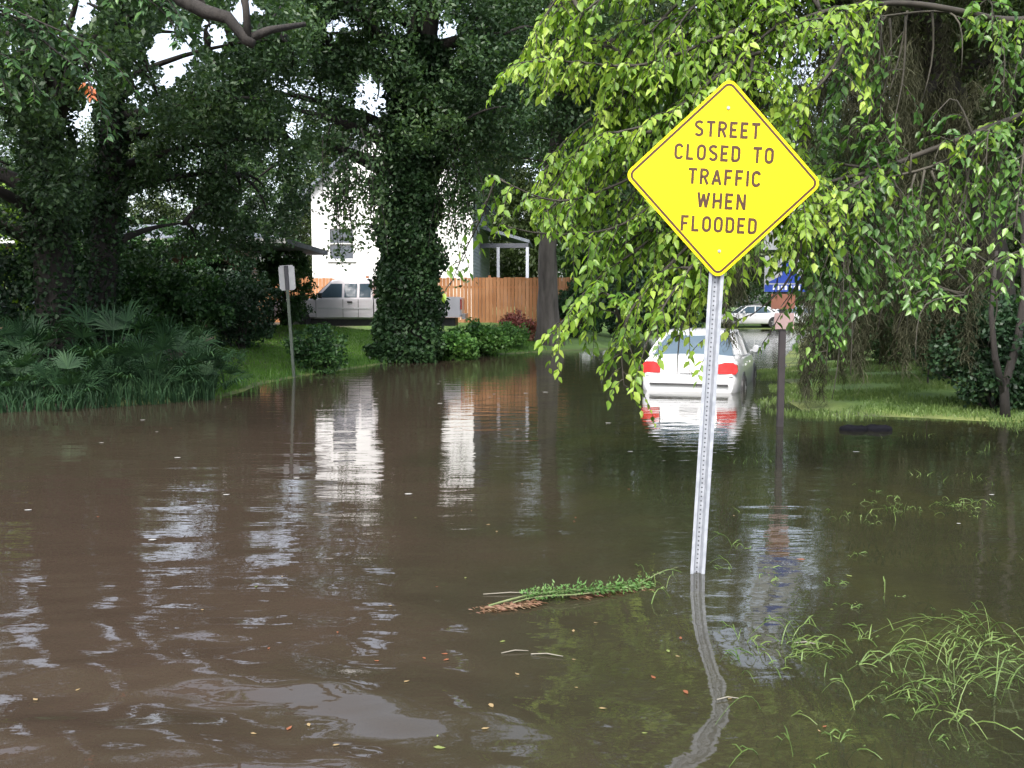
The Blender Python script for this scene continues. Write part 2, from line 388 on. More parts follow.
def tree(name, label, cat, trunk, radii, ells, nclump, per, crad, leaf, lm, bm='bark', seed=1, ivy=None, limbs=12, group=None, shell=.3, droop=.25, twigs=40, crownname='crown', flute=.06):
    """trunk: world points; crown: clumps of leaves held by limbs"""
    rng = np.random.default_rng(seed); r_ = random.Random(seed)
    base = Vector(trunk[0]); root = empty(name, base); tag(root, label, cat, group)
    T = [Vector(p) - base for p in trunk]
    # smooth the trunk line
    pts, rr = [], []
    for i in range(len(T) - 1):
        for k in range(5):
            t = k / 5; pts.append(T[i].lerp(T[i + 1], t) + Vector((r_.uniform(-.03, .03), r_.uniform(-.03, .03), 0)) * radii[i] * 2); rr.append(radii[i] * (1 - t) + radii[i + 1] * t)
    pts.append(T[-1]); rr.append(radii[-1])
    b = MB()
    pts2 = [pts[0] - Vector((0, 0, .5))] + pts; rr2 = [rr[0] * 1.5] + rr; rr2[1] *= 1.35; rr2[2] *= 1.1
    b.tube(pts2, rr2, 14, rough=.1, seed=seed, flute=flute)
    b.build('trunk', M[bm], root, smooth=True)
    C = crown_centres(ells, nclump, rng, shell) - np.array(base)
    # limbs
    lb = MB(); ends = []
    order = rng.permutation(nclump)
    for j in range(min(limbs, nclump)):
        e = Vector(C[order[j]]); 
        k = int(np.clip(np.argmin([abs(p.z - (e.z - .25 * (e - p).length)) for p in pts]), 3, len(pts) - 1))
        a = pts[k]; mid = a.lerp(e, .5) + Vector((r_.uniform(-.3, .3), r_.uniform(-.3, .3), .12 * (e - a).length))
        q = bez(a, mid, e, 8); r0 = rr[k] * r_.uniform(.35, .6)
        lb.tube(q, [r0 * (1 - .85 * i / 7) for i in range(8)], 7, rough=.1, seed=j)
        ends += q[3:]
    for j in range(min(twigs, nclump - limbs)):
        e = Vector(C[order[limbs + j]])
        if not ends: break
        a = min(ends, key=lambda p: (p - e).length)
        lb.tube(bez(a, a.lerp(e, .5) + Vector((r_.uniform(-.3, .3), r_.uniform(-.3, .3), .2)), e, 6), [.05 * (1 - .15 * i) for i in range(6)], 5)
    if lb.n: lb.build('limb', M[bm], root, smooth=True)
    R = rng.uniform(crad * .6, crad * 1.35, nclump)
    pt = clump_points(C, R, per, rng)
    if base.y > 1: pt = thin(pt, base, rng)
    V, FV = leaf_quads(pt, leaf[0], leaf[1], rng, droop)
    np_mesh(crownname, V, FV, 4, M[lm], root)
    if ivy:
        z0, z1, thick, cnt, lf = ivy
        ii = []
        n = cnt
        zz = rng.uniform(z0, z1, n); th = rng.uniform(0, 2 * math.pi, n)
        px_ = np.interp(zz, [p.z for p in pts], [p.x for p in pts]); py_ = np.interp(zz, [p.z for p in pts], [p.y for p in pts]); rr_ = np.interp(zz, [p.z for p in pts], rr)
        lump = 1 + .5 * np.sin(zz * 2.3 + 2 * th + seed) * np.sin(th * 3 + zz * 1.3) + .35 * np.sin(zz * 5 + th)
        rad = rr_ + thick * (.15 + np.abs(lump) * rng.uniform(.2, 1, n))
        Cc = np.stack([px_ + np.cos(th) * rad, py_ + np.sin(th) * rad, zz], 1)
        V, FV = leaf_quads(Cc, lf, lf * .9, rng, .6)
        np_mesh('ivy', V, FV, 4, M['ivy_leaf'], root)
    return root

def shrub(name, label, base, rx, ry, hz, n, leaf, lm, cat='bush', seed=1, group=None, stems=7, crad=.22, per=60, zoff=.0, droop=.1):
    rng = np.random.default_rng(seed); r_ = random.Random(seed)
    root = empty(name, base); tag(root, label, cat, group)
    d = rng.normal(size=(n, 3)); d /= np.linalg.norm(d, axis=1)[:, None]; u = rng.uniform(.3, 1, (n, 1)) ** .5
    C = d * u * np.array([rx, ry, hz * .5]) + np.array([0, 0, hz * .52 + zoff])
    C += rng.normal(size=C.shape) * .08
    pt = clump_points(C, rng.uniform(.6, 1.3, n) * crad, per, rng, .85)
    pt[:, 2] = np.maximum(pt[:, 2], .01 + rng.uniform(0, .05, len(pt)))
    V, FV = leaf_quads(pt, leaf[0], leaf[1], rng, droop)
    np_mesh('foliage', V, FV, 4, M[lm], root)
    b = MB()
    for j in range(stems):
        e = Vector(C[j % n]); b.tube(bez(Vector((r_.uniform(-.15, .15), r_.uniform(-.1, .1), -.15)), Vector((e.x * .4, e.y * .4, e.z * .6)), e, 6), [.025, .022, .018, .015, .01, .006], 5)
    b.build('stem', M['bark'], root)
    return root

# ------------------------------------------------------------------ buildings
M['white_wall'] = mat('white_wall', (.80,.80,.79), (.74,.74,.73), 1.5, .7)
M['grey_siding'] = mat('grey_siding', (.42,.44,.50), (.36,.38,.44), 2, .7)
M['shingle'] = mat('shingle', (.10,.115,.14), (.16,.18,.21), 9, .85, bump=.5)
M['pane'] = mat('pane', (.02,.03,.05), (.03,.045,.07), 2, .08, spec=.8)
M['trim'] = mat('trim', (.72,.72,.70), (.66,.66,.64), 5, .5)
M['dark_trim'] = mat('dark_trim', (.05,.055,.07), (.07,.075,.09), 5, .5)
M['cream'] = mat('cream', (.34,.26,.2), (.28,.21,.16), 4, .7)
M['conc'] = mat('conc', (.3,.29,.27), (.22,.21,.2), 4, .8)

def brick_mat():
    m, n, l, b = base_mat('brick')
    tc = n.new('ShaderNodeTexCoord'); mp = n.new('ShaderNodeMapping'); mp.inputs['Rotation'].default_value = (math.pi / 2, 0, 0)
    l.new(tc.outputs['Object'], mp.inputs[0])
    br = n.new('ShaderNodeTexBrick'); br.inputs['Scale'].default_value = 4.5; br.inputs['Color1'].default_value = (.34,.14,.10,1); br.inputs['Color2'].default_value = (.45,.22,.16,1)
    br.inputs['Mortar'].default_value = (.5,.46,.4,1); l.new(mp.outputs[0], br.inputs[0]); l.new(br.outputs[0], b.inputs['Base Color'])
    b.inputs['Roughness'].default_value = .85
    return m
M['brick'] = brick_mat()

def wall_boxes(mb, w0, w1, z0, z1, y0, y1, opens):
    """wall slab along X with real openings (x0,x1,za,zb), cut into boxes"""
    xs_ = sorted({w0, w1, *[o[0] for o in opens], *[o[1] for o in opens]})
    for a, b_ in zip(xs_, xs_[1:]):
        oo = sorted([(o[2], o[3]) for o in opens if o[0] <= a + 1e-6 and o[1] >= b_ - 1e-6])
        z = z0
        for q0, q1 in oo + [(z1, z1)]:
            if q0 - z > 1e-4: mb.box(((a + b_) / 2, (y0 + y1) / 2, (z + q0) / 2), (b_ - a, y1 - y0, q0 - z))
            z = q1

def window(root, cx, cz, w_, h_, y, frame='trim', bars=True):
    fo = empty('window', (cx, y, cz)); fo.parent = root
    f = MB(); t = .07
    for sx in (-1, 1): f.box((sx * (w_ / 2 - t / 2), 0.06, 0), (t, .1, h_))
    for sz in (-1, 0, 1): f.box((0, .06, sz * (h_ / 2 - t / 2)), (w_ - 2 * t, .09, t * (.6 if sz == 0 else 1)))
    f.build('frame', M[frame], fo)
    p = MB(); p.box((0, .1, 0), (w_ - .02, .02, h_ - .02)); p.build('pane', M['pane'], fo)
    s = MB(); s.box((0, -.03, -h_ / 2 - .035), (w_ + .12, .14, .06)); s.build('sill', M[frame], fo)

def siding(mb, x0, x1, y, z0, z1, step=.2):
    pass

# two-storey white house
hr = empty('white_house', (-1.75, 40, .45), math.radians(-3.6))
tag(hr, 'tall two storey white house with small dark windows behind the silver pickup truck', 'house')
wl = MB(); HW = 7.3; EZ = 6.2
opens = [(-6.55, -5.35, 3.1, 4.6), (-6.5, -5.35, .65, 1.9), (-2.7, -1.7, 3.1, 4.6)]
wall_boxes(wl, -HW, 0, -.6, EZ, 0, .2, opens)
PZ = EZ + 3.3
wl.add([(-HW, 0, EZ), (0, 0, EZ), (-HW / 2, 0, PZ), (-HW, .2, EZ), (0, .2, EZ), (-HW / 2, .2, PZ)], [(0, 1, 2), (5, 4, 3), (0, 2, 5, 3), (1, 4, 5, 2)])
wl.box((-HW + .1, 4.2, EZ / 2 - .3), (.2, 8, EZ + .6)); wl.box((-HW / 2, 8.3, EZ / 2 - .3), (HW, .2, EZ + .6))
for k in range(30):      # lap boards stand slightly proud
    z = -.3 + k * .21
    for a, c in ((-HW, -6.62), (-5.28, -2.77), (-1.63, -.002)):
        wl.box(((a + c) / 2, -.006, z), (c - a, .012, .10))
wl.build('wall', M['white_wall'], hr)
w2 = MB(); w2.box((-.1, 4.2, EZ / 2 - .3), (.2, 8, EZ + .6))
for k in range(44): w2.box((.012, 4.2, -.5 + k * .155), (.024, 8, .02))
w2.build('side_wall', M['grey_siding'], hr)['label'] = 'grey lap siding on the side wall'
rf = MB()
for s in (0, 1):
    x0, x1 = ((-HW - .35, -HW / 2) if s == 0 else (.35, -HW / 2))
    zl = EZ - .32
    rf.add([(x0, -.35, zl), (x1, -.35, PZ + .02), (x1, 8.7, PZ + .02), (x0, 8.7, zl), (x0, -.35, zl + .16), (x1, -.35, PZ + .2), (x1, 8.7, PZ + .2), (x0, 8.7, zl + .16)],
           [(0, 1, 2, 3), (7, 6, 5, 4), (0, 4, 5, 1), (1, 5, 6, 2), (2, 6, 7, 3), (3, 7, 4, 0)])
rf.build('roof', M['shingle'], hr)
for (a, b_, c, d) in opens: window(hr, (a + b_) / 2, (c + d) / 2, b_ - a, d - c, .0)
po = MB()
po.add([(.03, 3.0, 4.75), (2.4, 3.0, 4.05), (2.4, 7.5, 4.05), (.03, 7.5, 4.75), (.03, 3.0, 4.9), (2.4, 3.0, 4.2), (2.4, 7.5, 4.2), (.03, 7.5, 4.9)],
       [(0, 1, 2, 3), (7, 6, 5, 4), (0, 4, 5, 1), (1, 5, 6, 2), (2, 6, 7, 3), (3, 7, 4, 0)])
po.build('porch_roof', M['shingle'], hr)
pb = MB(); pb.box((1.2, 3.06, 3.93), (2.3, .1, .22)); pb.build('porch_beam', M['dark_trim'], hr)
for x in (.9, 2.3):
    q = MB(); q.box((x, 3.06, 1.7), (.14, .14, 4.3)); q.build('porch_post', M['grey_siding'], hr)

# brick bungalow behind the oaks on the left
br = empty('brick_bungalow', (-8.2, 25.0, .5)); tag(br, 'low pink brick bungalow with grey roof half hidden behind the dark oaks on the left', 'house')
bw = MB(); op = [(-3.3, -2.2, .9, 2.1), (-1.5, -.7, .0, 2.1), (-6.4, -5.0, .9, 2.1)]
wall_boxes(bw, -9.5, 0, -.5, 2.65, 0, .25, op)
bw.box((-.12, 2.0, 1.08), (.24, 3.5, 3.15)); bw.box((-9.4, 2.0, 1.08), (.24, 3.5, 3.15)); bw.box((-4.75, 3.6, 1.08), (9.2, .24, 3.1))
bw.build('wall', M['brick'], br)
window(br, -2.75, 1.5, 1.1, 1.2, 0); window(br, -5.7, 1.5, 1.4, 1.2, 0)
dr = MB(); dr.box((-1.1, .14, 1.05), (.8, .06, 2.1)); d_ = dr.build('door', M['dark_trim'], br)
dh = MB(); dh.box((-.82, .09, 1.0), (.05, .05, .12)); dh.build('handle', M['trim'], d_)
rr_ = MB()
x0, x1, y0, y1, z0 = -10.2, 2.2, -1.1, 4.2, 2.65
rr_.add([(x0, y0, z0), (x1, y0, z0), (x1, y1, z0), (x0, y1, z0), (x0, y0, z0 + .14), (x1, y0, z0 + .14), (x1, y1, z0 + .14), (x0, y1, z0 + .14), (x0 + 3, 1.6, z0 + .75), (x1 - 3, 1.6, z0 + .75)],
        [(3, 2, 1, 0), (0, 1, 5, 4), (1, 2, 6, 5), (2, 3, 7, 6), (3, 0, 4, 7), (4, 5, 9, 8), (5, 6, 9), (6, 7, 8, 9), (7, 4, 8)])
rf_ = rr_.build('roof', M['shingle'], br)
gt = MB(); gt.box(((x0 + x1) / 2, y0 - .045, z0 + .08), (x1 - x0, .08, .13)); gt.build('gutter', M['trim'], br)
for x in (.4, 1.05):
    q = MB(); q.box((x, -.7, 1.05), (.16, .16, 3.2)); q.build('porch_post', M['cream'], br)

# timber fence
M['cedar'] = leaf_mat('cedar', [(.22,.095,.04), (.32,.15,.068), (.42,.22,.115)], 1.0, 0.0, .8, .2)
M['cedar_rail'] = mat('cedar_rail', (.25,.10,.045), (.3,.13,.06), 3, .75)
fa, fb = Vector((-10.5, 35.2, .42)), Vector((2.5, 34.1, .40))
fr_ = empty('timber_fence', fa, math.atan2(fb.y - fa.y, fb.x - fa.x)); tag(fr_, 'orange brown vertical board timber fence in front of the white house', 'fence')
L_ = (fb - fa).length; b_ = MB(); k = 0; x = 0
while x < L_:
    hh = 2.16 + rnd.uniform(-.02, .02); b_.box((x + .066, rnd.uniform(-.004, .004), hh / 2 - .15), (.128 + rnd.uniform(-.006, .004), .02, hh + .3)); x += .14
b_.build('boards', M['cedar'], fr_)
q = MB(); q.box((L_ / 2, .035, .5), (L_, .04, .09)); q.build('rail', M['cedar_rail'], fr_)
q = MB(); q.box((L_ / 2, .035, 1.8), (L_, .04, .09)); q.build('rail', M['cedar_rail'], fr_)
for i in range(int(L_ / 2.4) + 1):
    q = MB(); q.box((i * 2.4 + .06, .10, 1.0), (.1, .09, 2.5)); q.build('post', M['cedar_rail'], fr_)

# ------------------------------------------------------------------ vehicles
M['paint_white'] = mat('paint_white', (.66,.67,.69), (.63,.64,.66), 2, .3, coat=.6)
M['paint_silver'] = mat('paint_silver', (.78,.75,.79), (.72,.69,.73), 2, .32, metal=.1, coat=.5)
M['tyre'] = mat('tyre', (.02,.02,.02), (.03,.03,.03), 20, .8)
M['alloy'] = mat('alloy', (.5,.5,.52), (.4,.4,.42), 8, .35, metal=.8)
M['plastic'] = mat('plastic', (.025,.025,.028), (.04,.04,.042), 8, .5)
M['auto_glass'] = mat('auto_glass', (.05,.08,.11), (.08,.12,.15), 1.5, .05, spec=1.0)
M['tail_red'] = mat('tail_red', (.62,.03,.03), (.5,.02,.02), 12, .2, coat=.6)
M['lamp_clear'] = mat('lamp_clear', (.7,.7,.72), (.6,.6,.62), 20, .15)

def loft(mb, stations, mi=0, capa=True, capb=True):
    """stations: (y, [(x,z)...] right half from bottom centre to top centre)"""
    n0 = mb.n; ring = None; vs = []
    for y, half in stations:
        full = [(x, y, z) for x, z in half] + [(-x, y, z) for x, z in half[::-1][1:-1]]
        ring = len(full); vs += full
    fs = [(i * ring + k, i * ring + (k + 1) % ring, (i + 1) * ring + (k + 1) % ring, (i + 1) * ring + k) for i in range(len(stations) - 1) for k in range(ring)]
    if capa: fs.append(tuple(range(ring)))
    if capb: fs.append(tuple(reversed([(len(stations) - 1) * ring + k for k in range(ring)])))
    mb.add(vs, fs, mi)

def wheel(root, x, y, r, wdt=.22):
    wo_ = empty('wheel', (x, y, r)); wo_.parent = root
    t = MB(); n = 28; prof = [(-wdt / 2, r * .68), (-wdt / 2, r * .93), (-wdt / 2 + .03, r), (wdt / 2 - .03, r), (wdt / 2, r * .93), (wdt / 2, r * .68)]
    vs = [(a, math.cos(2 * math.pi * k / n) * rr, math.sin(2 * math.pi * k / n) * rr) for k in range(n) for a, rr in prof]; m_ = len(prof)
    t.add(vs, [(k * m_ + j, k * m_ + (j + 1) % m_, ((k + 1) % n) * m_ + (j + 1) % m_, ((k + 1) % n) * m_ + j) for k in range(n) for j in range(m_)])
    t.build('tyre', M['tyre'], wo_, smooth=True, ang=40)
    h = MB(); sx = 1 if x > 0 else -1
    h.tube([(sx * (wdt / 2 - .05), 0, 0), (sx * (wdt / 2 - .03), 0, 0)], r * .69, 28)
    for k in range(5):
        a = 2 * math.pi * k / 5; R = Matrix.Rotation(a, 3, 'X')
        h.box(R @ Vector((sx * (wdt / 2 - .015), 0, r * .36)), (.03, .075, r * .56), rot=R)
    h.tube([(sx * (wdt / 2 - .03), 0, 0), (sx * (wdt / 2 + .005), 0, 0)], r * .16, 14)
    h.build('rim', M['alloy'], wo_)

def sedan(name, paint):
    """origin on the road under the middle; faces +Y"""
    root = empty(name, (0, 0, 0))
    def sec(w_, zb, zm, zs, zt, cw=.86):
        return [(0, zb), (w_ * .80, zb), (w_ * .93, zb + .04), (w_ * .99, zb + .15), (w_, zm), (w_ * .985, zm + (zs - zm) * .6), (w_ * .95, zs), (w_ * cw, zs + (zt - zs) * .75), (w_ * .5, zt), (0, zt + .01)]
    b = MB()
    st = [(-2.24, sec(.66, .36, .5, .60, .62)), (-2.22, sec(.76, .28, .52, .72, .78, .8)), (-2.16, sec(.81, .26, .55, .86, .93, .82)), (-2.05, sec(.845, .24, .56, .89, .985)),
          (-1.85, sec(.86, .22, .57, .90, 1.0)), (-1.35, sec(.875, .2, .58, .90, 1.0)), (-.8, sec(.88, .19, .58, .90, .94)), (.3, sec(.88, .19, .58, .89, .92)), (1.0, sec(.88, .19, .57, .87, .93)),
          (1.5, sec(.87, .2, .56, .82, .90)), (1.95, sec(.84, .22, .52, .74, .80)), (2.15, sec(.76, .25, .5, .66, .70, .8)), (2.25, sec(.62, .32, .48, .56, .58, .8))]
    loft(b, st)
    # roof shell with pillars
    def g(w0, z0, w1, z1): return (w0, z0, w1, z1)
    roof = []
    for y, hw, z in [(-1.02, .56, 1.32), (-.85, .60, 1.375), (-.5, .62, 1.41), (-.1, .625, 1.42), (.3, .60, 1.395), (.42, .585, 1.37)]:
        roof.append((y, [(0, z - .05), (hw, z - .06), (hw + .03, z - .035), (hw, z - .005), (hw * .6, z + .012), (0, z + .02)]))
    loft(b, roof)
    for s in (-1, 1):   # C, B and A pillars
        b.tube([(s * .76, -1.62, .98), (s * .70, -1.32, 1.16), (s * .60, -.98, 1.33)], [.065, .06, .05], 8)
        b.tube([(s * .78, -1.30, .95), (s * .70, -1.05, 1.15), (s * .62, -.84, 1.34)], [.06, .05, .04], 8)
        b.tube([(s * .80, -.10, .93), (s * .71, -.12, 1.2), (s * .62, -.14, 1.38)], .035, 6)
        b.tube([(s * .76, 1.02, .92), (s * .69, .72, 1.16), (s * .59, .38, 1.37)], [.05, .04, .035], 8)
    b.build('body', M[paint], root, smooth=True, ang=38)
    gl = MB()
    gl.add([(-.74, -1.66, .985), (.74, -1.66, .985), (.57, -1.0, 1.335), (-.57, -1.0, 1.335)], [(0, 1, 2, 3)]); gl.build('rear_window', M['auto_glass'], root)
    gl = MB(); gl.add([(-.74, 1.12, .92), (.74, 1.12, .92), (.57, .42, 1.37), (-.57, .42, 1.37)], [(3, 2, 1, 0)]); gl.build('windscreen', M['auto_glass'], root)
    for s in (-1, 1):
        for (ya, yb, yc, yd) in ((-.14, .94, .36, -.14), (-1.2, -.16, -.16, -.84)):
            q = MB(); q.add([(s * .79, ya, .925), (s * .79, yb, .925), (s * .63, yc, 1.345), (s * .63, yd, 1.345)], [(0, 1, 2, 3)]); q.build('side_window', M['auto_glass'], root)
    for s in (-1, 1):   # rounded wrap-round tail lamps
        t = MB()
        out = [(.50, .70), (.50, .86), (.62, .90), (.76, .89), (.82, .84), (.835, .74), (.80, .69)]
        f = [(s * x, -2.262 + max(0, x - .58) ** 1.6 * .62, z) for x, z in out]; bk = [(s * x, -2.0, z) for x, z in out]
        n = len(out); t.add(f + bk, [tuple(range(n)), tuple(range(2 * n - 1, n - 1, -1))] + [(i, (i + 1) % n, n + (i + 1) % n, n + i) for i in range(n)])
        t.build('tail_lamp', M['tail_red'], root, ang=30)
        h = MB(); h.box((s * .6, 2.17, .62), (.3, .14, .13)); h.build('headlight', M['lamp_clear'], root)
        mr_ = MB(); mr_.tube([(s * .84, .72, .96), (s * .93, .70, 1.0)], .025, 6); mr_.tube([(s * .93, .64, 1.0), (s * .95, .70, 1.0), (s * .97, .76, 1.0)], [.06, .085, .05], 10)
        mr_.box((s * .98, .70, 1.0), (.16, .09, .12)); mo = mr_.build('wing_mirror', M[paint], root, ang=40)
        mg = MB(); mg.box((s * .98, .652, 1.0), (.135, .004, .095)); mg.build('mirror_glass', M['auto_glass'], mo)
    st_ = MB(); st_.box((0, -2.262, .50), (1.36, .03, .035)); st_.build('bumper_strip', M['plastic'], root)
    for x_, z_, w_, h_ in ((0, .645, 1.5, .012), (-.50, .80, .010, .30), (.50, .80, .010, .30)):
        q = MB(); q.box((x_, -2.215, z_), (w_, .03, h_)); q.build('boot_seam', M['plastic'], root)
    pl = MB(); pl.box((0, -2.25, .78), (.32, .03, .16)); pl.build('number_plate', M['lamp_clear'], root)
    for s in (-1, 1):
        for y in (-.02, -.98): hd = MB(); hd.box((s * .885, y - .08, .80), (.025, .16, .03)); hd.build('door_handle', M[paint], root)
    for s in (-1, 1):
        for y in (-1.35, 1.38):
            a = MB(); a.tube([(s * .80, y, .31), (s * .886, y, .31)], .375, 26); a.build('wheel_arch', M['plastic'], root)
            wheel(root, s * .80, y, .31)
    return root

def pickup(name):
    root = empty(name, (0, 0, 0)); b = MB()
    def sec(w_, zb, zs, zt, cw=.94):
        return [(0, zb), (w_ * .9, zb), (w_ * .99, zb + .06), (w_, zb + .35), (w_ * .995, zs - .12), (w_ * .985, zs), (w_ * cw, zt), (0, zt + .02)]
    loft(b, [(1.35, sec(.94, .48, 1.12, 1.14)), (1.9, sec(.94, .5, 1.10, 1.14)), (2.5, sec(.92, .5, 1.06, 1.10)), (2.75, sec(.86, .5, 1.0, 1.03, .9)), (2.82, sec(.74, .55, .92, .95, .9))])   # hood
    loft(b, [(-.62, sec(.95, .46, 1.13, 1.15)), (.3, sec(.95, .46, 1.13, 1.15)), (1.36, sec(.95, .46, 1.13, 1.15))])     # cab lower
    loft(b, [(-.60, [(0, 1.10), (.9, 1.10), (.92, 1.14), (.74, 1.76), (.66, 1.81), (0, 1.84)]), (.55, [(0, 1.10), (.9, 1.10), (.92, 1.14), (.74, 1.77), (.66, 1.82), (0, 1.85)]),
             (.78, [(0, 1.10), (.9, 1.10), (.92, 1.14), (.75, 1.71), (.66, 1.76), (0, 1.79)]), (1.42, [(0, 1.08), (.86, 1.09), (.87, 1.10), (.84, 1.13), (.7, 1.14), (0, 1.15)])])
    body = b.build('body', M['paint_silver'], root, smooth=True, ang=30)
    bed = MB(); 
    for s in (-1, 1): bed.box((s * .90, -2.08, .86), (.10, 2.85, .68))
    bed.box((0, -2.08, .62), (1.7, 2.85, .08)); bed.box((0, -.69, .86), (1.7, .06, .68))
    bed.build('cargo_bed', M['paint_silver'], root)
    q = MB(); q.box((0, -.4, .36), (1.5, 5.9, .26)); q.box((0, 1.95, .38), (1.7, .3, .2)); q.box((0, -2.2, .38), (1.7, .3, .2)); q.build('chassis', M['plastic'], root)
    tg = MB(); tg.box((0, -3.53, .87), (1.68, .06, .62)); tg.build('tailgate', M['paint_silver'], root)
    for s in (-1, 1):
        for (ya, yb, yc, yd) in ((.42, 1.22, .80, .42), (-.08, .34, .34, -.08), (-.54, -.16, -.16, -.54)):
            q = MB(); o_ = .012
            q.add([(s * (.905 + o_), ya, 1.18), (s * (.905 + o_), yb, 1.18), (s * (.77 + o_), yc, 1.64), (s * (.77 + o_), yd, 1.64)], [(0, 1, 2, 3)]); q.build('side_window', M['auto_glass'], root)
        for y in (1.28, 0.38, -.13):
            q = MB(); q.box((s * .952, y, .82), (.008, .014, .6)); q.build('door_seam', M['plastic'], root)
        q = MB(); q.box((s * .957, .62, .82), (.012, 1.2, .05)); q.box((s * .957, -.28, .82), (.012, .5, .05)); q.build('side_moulding', M['lamp_clear'], root)
        q = MB(); q.box((s * .962, .15, 1.03), (.03, .16, .05)); q.build('door_handle', M['plastic'], root)
        q = MB(); q.box((s * 1.03, 1.12, 1.24), (.2, .1, .17)); q.build('wing_mirror', M['plastic'], root)
        q = MB(); q.box((s * .7, 2.80, .84), (.34, .08, .2)); q.build('headlight', M['lamp_clear'], root)
        q = MB(); q.box((s * .86, -3.55, .95), (.14, .04, .34)); q.build('tail_lamp', M['tail_red'], root)
        for y in (-2.2, 1.95):
            a = MB(); a.tube([(s * .80, y, .42), (s * .956, y, .42)], .47, 26); a.build('wheel_arch', M['plastic'], root); wheel(root, s * .86, y, .38, .24)
    q = MB(); q.box((0, 2.85, .55), (1.75, .12, .2)); q.build('bumper', M['alloy'], root)
    q = MB(); q.box((0, -3.63, .55), (1.75, .12, .18)); q.build('bumper', M['alloy'], root)
    q = MB(); q.add([(-.8, 1.36, 1.18), (.8, 1.36, 1.18), (.66, .82, 1.71), (-.66, .82, 1.71)], [(3, 2, 1, 0)]); wsn = q.build('windscreen', M['auto_glass'], root)
    wsn.location = (0, .02, .02)
    return root

YAW = math.radians(-19)
car = sedan('sedan_car', 'paint_white'); tag(car, 'white saloon car with red tail lamps stranded in floodwater behind the leafy branches', 'car')
car.location = (3.82, 17.6, -.37); car.rotation_euler = (0, 0, YAW)
for px, rz, D, lab in ((750, 92, 60, 'distant white car parked sideways by the flooded street, left one of the two'), (800, -86, 62, 'distant white car parked sideways by the flooded street, right one of the two')):
    c = copy_tree(car); q = P(px, 320, D); c.location = (q.x, D, .10); c.rotation_euler = (0, 0, math.radians(rz)); tag(c, lab, 'car', 'white cars parked far down the street')
pk = pickup('pickup_truck'); tag(pk, 'silver pickup truck parked on the lawn in front of the timber fence', 'pickup truck')
pk.location = (-5.25, 30.6, .60); pk.rotation_euler = (0, 0, math.radians(90))

# ------------------------------------------------------------------ signs
M['sign_yellow'] = mat('sign_yellow', (.78,.61,.0), (.74,.575,.0), 3, .45, spec=.3)
M['sign_edge'] = mat('sign_edge', (.80,.64,.09), (.76,.60,.07), 3, .45)
M['sign_ink'] = mat('sign_ink', (.05,.015,.0), (.04,.011,.0), 6, .5)
M['galv'] = mat('galv', (.36,.38,.42), (.27,.29,.325), 22, .5, metal=.35)
M['galv_dark'] = mat('galv_dark', (.04,.04,.05), (.06,.06,.07), 10, .7)
M['panel_grey'] = mat('panel_grey', (.24,.25,.265), (.19,.2,.21), 6, .5)
M['panel_back'] = mat('panel_back', (.40,.41,.43), (.34,.35,.37), 6, .5)
M['sign_blue'] = mat('sign_blue', (.008,.035,.24), (.006,.028,.19), 4, .4)
M['sign_white'] = mat('sign_white', (.5,.53,.56), (.42,.45,.5), 4, .4)
M['sign_orange'] = mat('sign_orange', (.17,.065,.04), (.13,.05,.03), 4, .5)
M['sign_pink'] = mat('sign_pink', (.34,.24,.235), (.28,.19,.185), 4, .5)
M['pole_brown'] = mat('pole_brown', (.022,.018,.02), (.036,.028,.03), 8, .6)

def arc(cx, cy, rx, ry, a0, a1, n=10):
    return [(cx + rx * math.cos(math.radians(a0 + (a1 - a0) * i / n)), cy + ry * math.sin(math.radians(a0 + (a1 - a0) * i / n))) for i in range(n + 1)]
W6 = .56
GL = {
 'S': (W6, [arc(.28, .745, .215, .185, 25, 270, 12)[:-1] + arc(.28, .28 + .0, .215, .215, 90, -155, 12)]),
 'T': (W6, [[(.0, .93), (.56, .93)], [(.28, .93), (.28, 0)]]),
 'R': (W6, [[(.07, 0), (.07, .93), (.28, .93)] + arc(.28, .71, .20, .22, 90, -90, 10) + [(.07, .49)], [(.27, .49), (.50, 0)]]),
 'E': (.5, [[(.48, .93), (.07, .93), (.07, .07), (.48, .07)], [(.07, .5), (.42, .5)]]),
 'C': (W6, [arc(.28, .70, .21, .23, 15, 180, 10) + arc(.28, .30, .21, .23, 180, 345, 10)]),
 'L': (.48, [[(.07, 1), (.07, .07), (.46, .07)]]),
 'O': (W6, [arc(.28, .70, .21, .23, 0, 180, 10) + arc(.28, .30, .21, .23, 180, 360, 10) + [(.49, .70)]]),
 'D': (W6, [[(.07, .07), (.07, .93), (.26, .93)] + arc(.27, .71, .21, .22, 90, 0, 6) + arc(.27, .29, .21, .22, 0, -90, 6) + [(.05, .07)]]),
 'A': (.6, [[(.05, 0), (.30, .95), (.55, 0)], [(.13, .28), (.47, .28)]]),
 'F': (.5, [[(.48, .93), (.07, .93), (.07, 0)], [(.07, .5), (.42, .5)]]),
 'I': (.16, [[(.08, 0), (.08, 1)]]),
 'W': (.74, [[(.05, 1), (.20, .04), (.37, .90), (.54, .04), (.69, 1)]]),
 'H': (W6, [[(.07, 0), (.07, 1)], [(.49, 0), (.49, 1)], [(.07, .5), (.49, .5)]]),
 'N': (W6, [[(.07, 0), (.07, 1)], [(.07, .96), (.49, .04)], [(.49, 0), (.49, 1)]]),
 ' ': (.42, []),
}
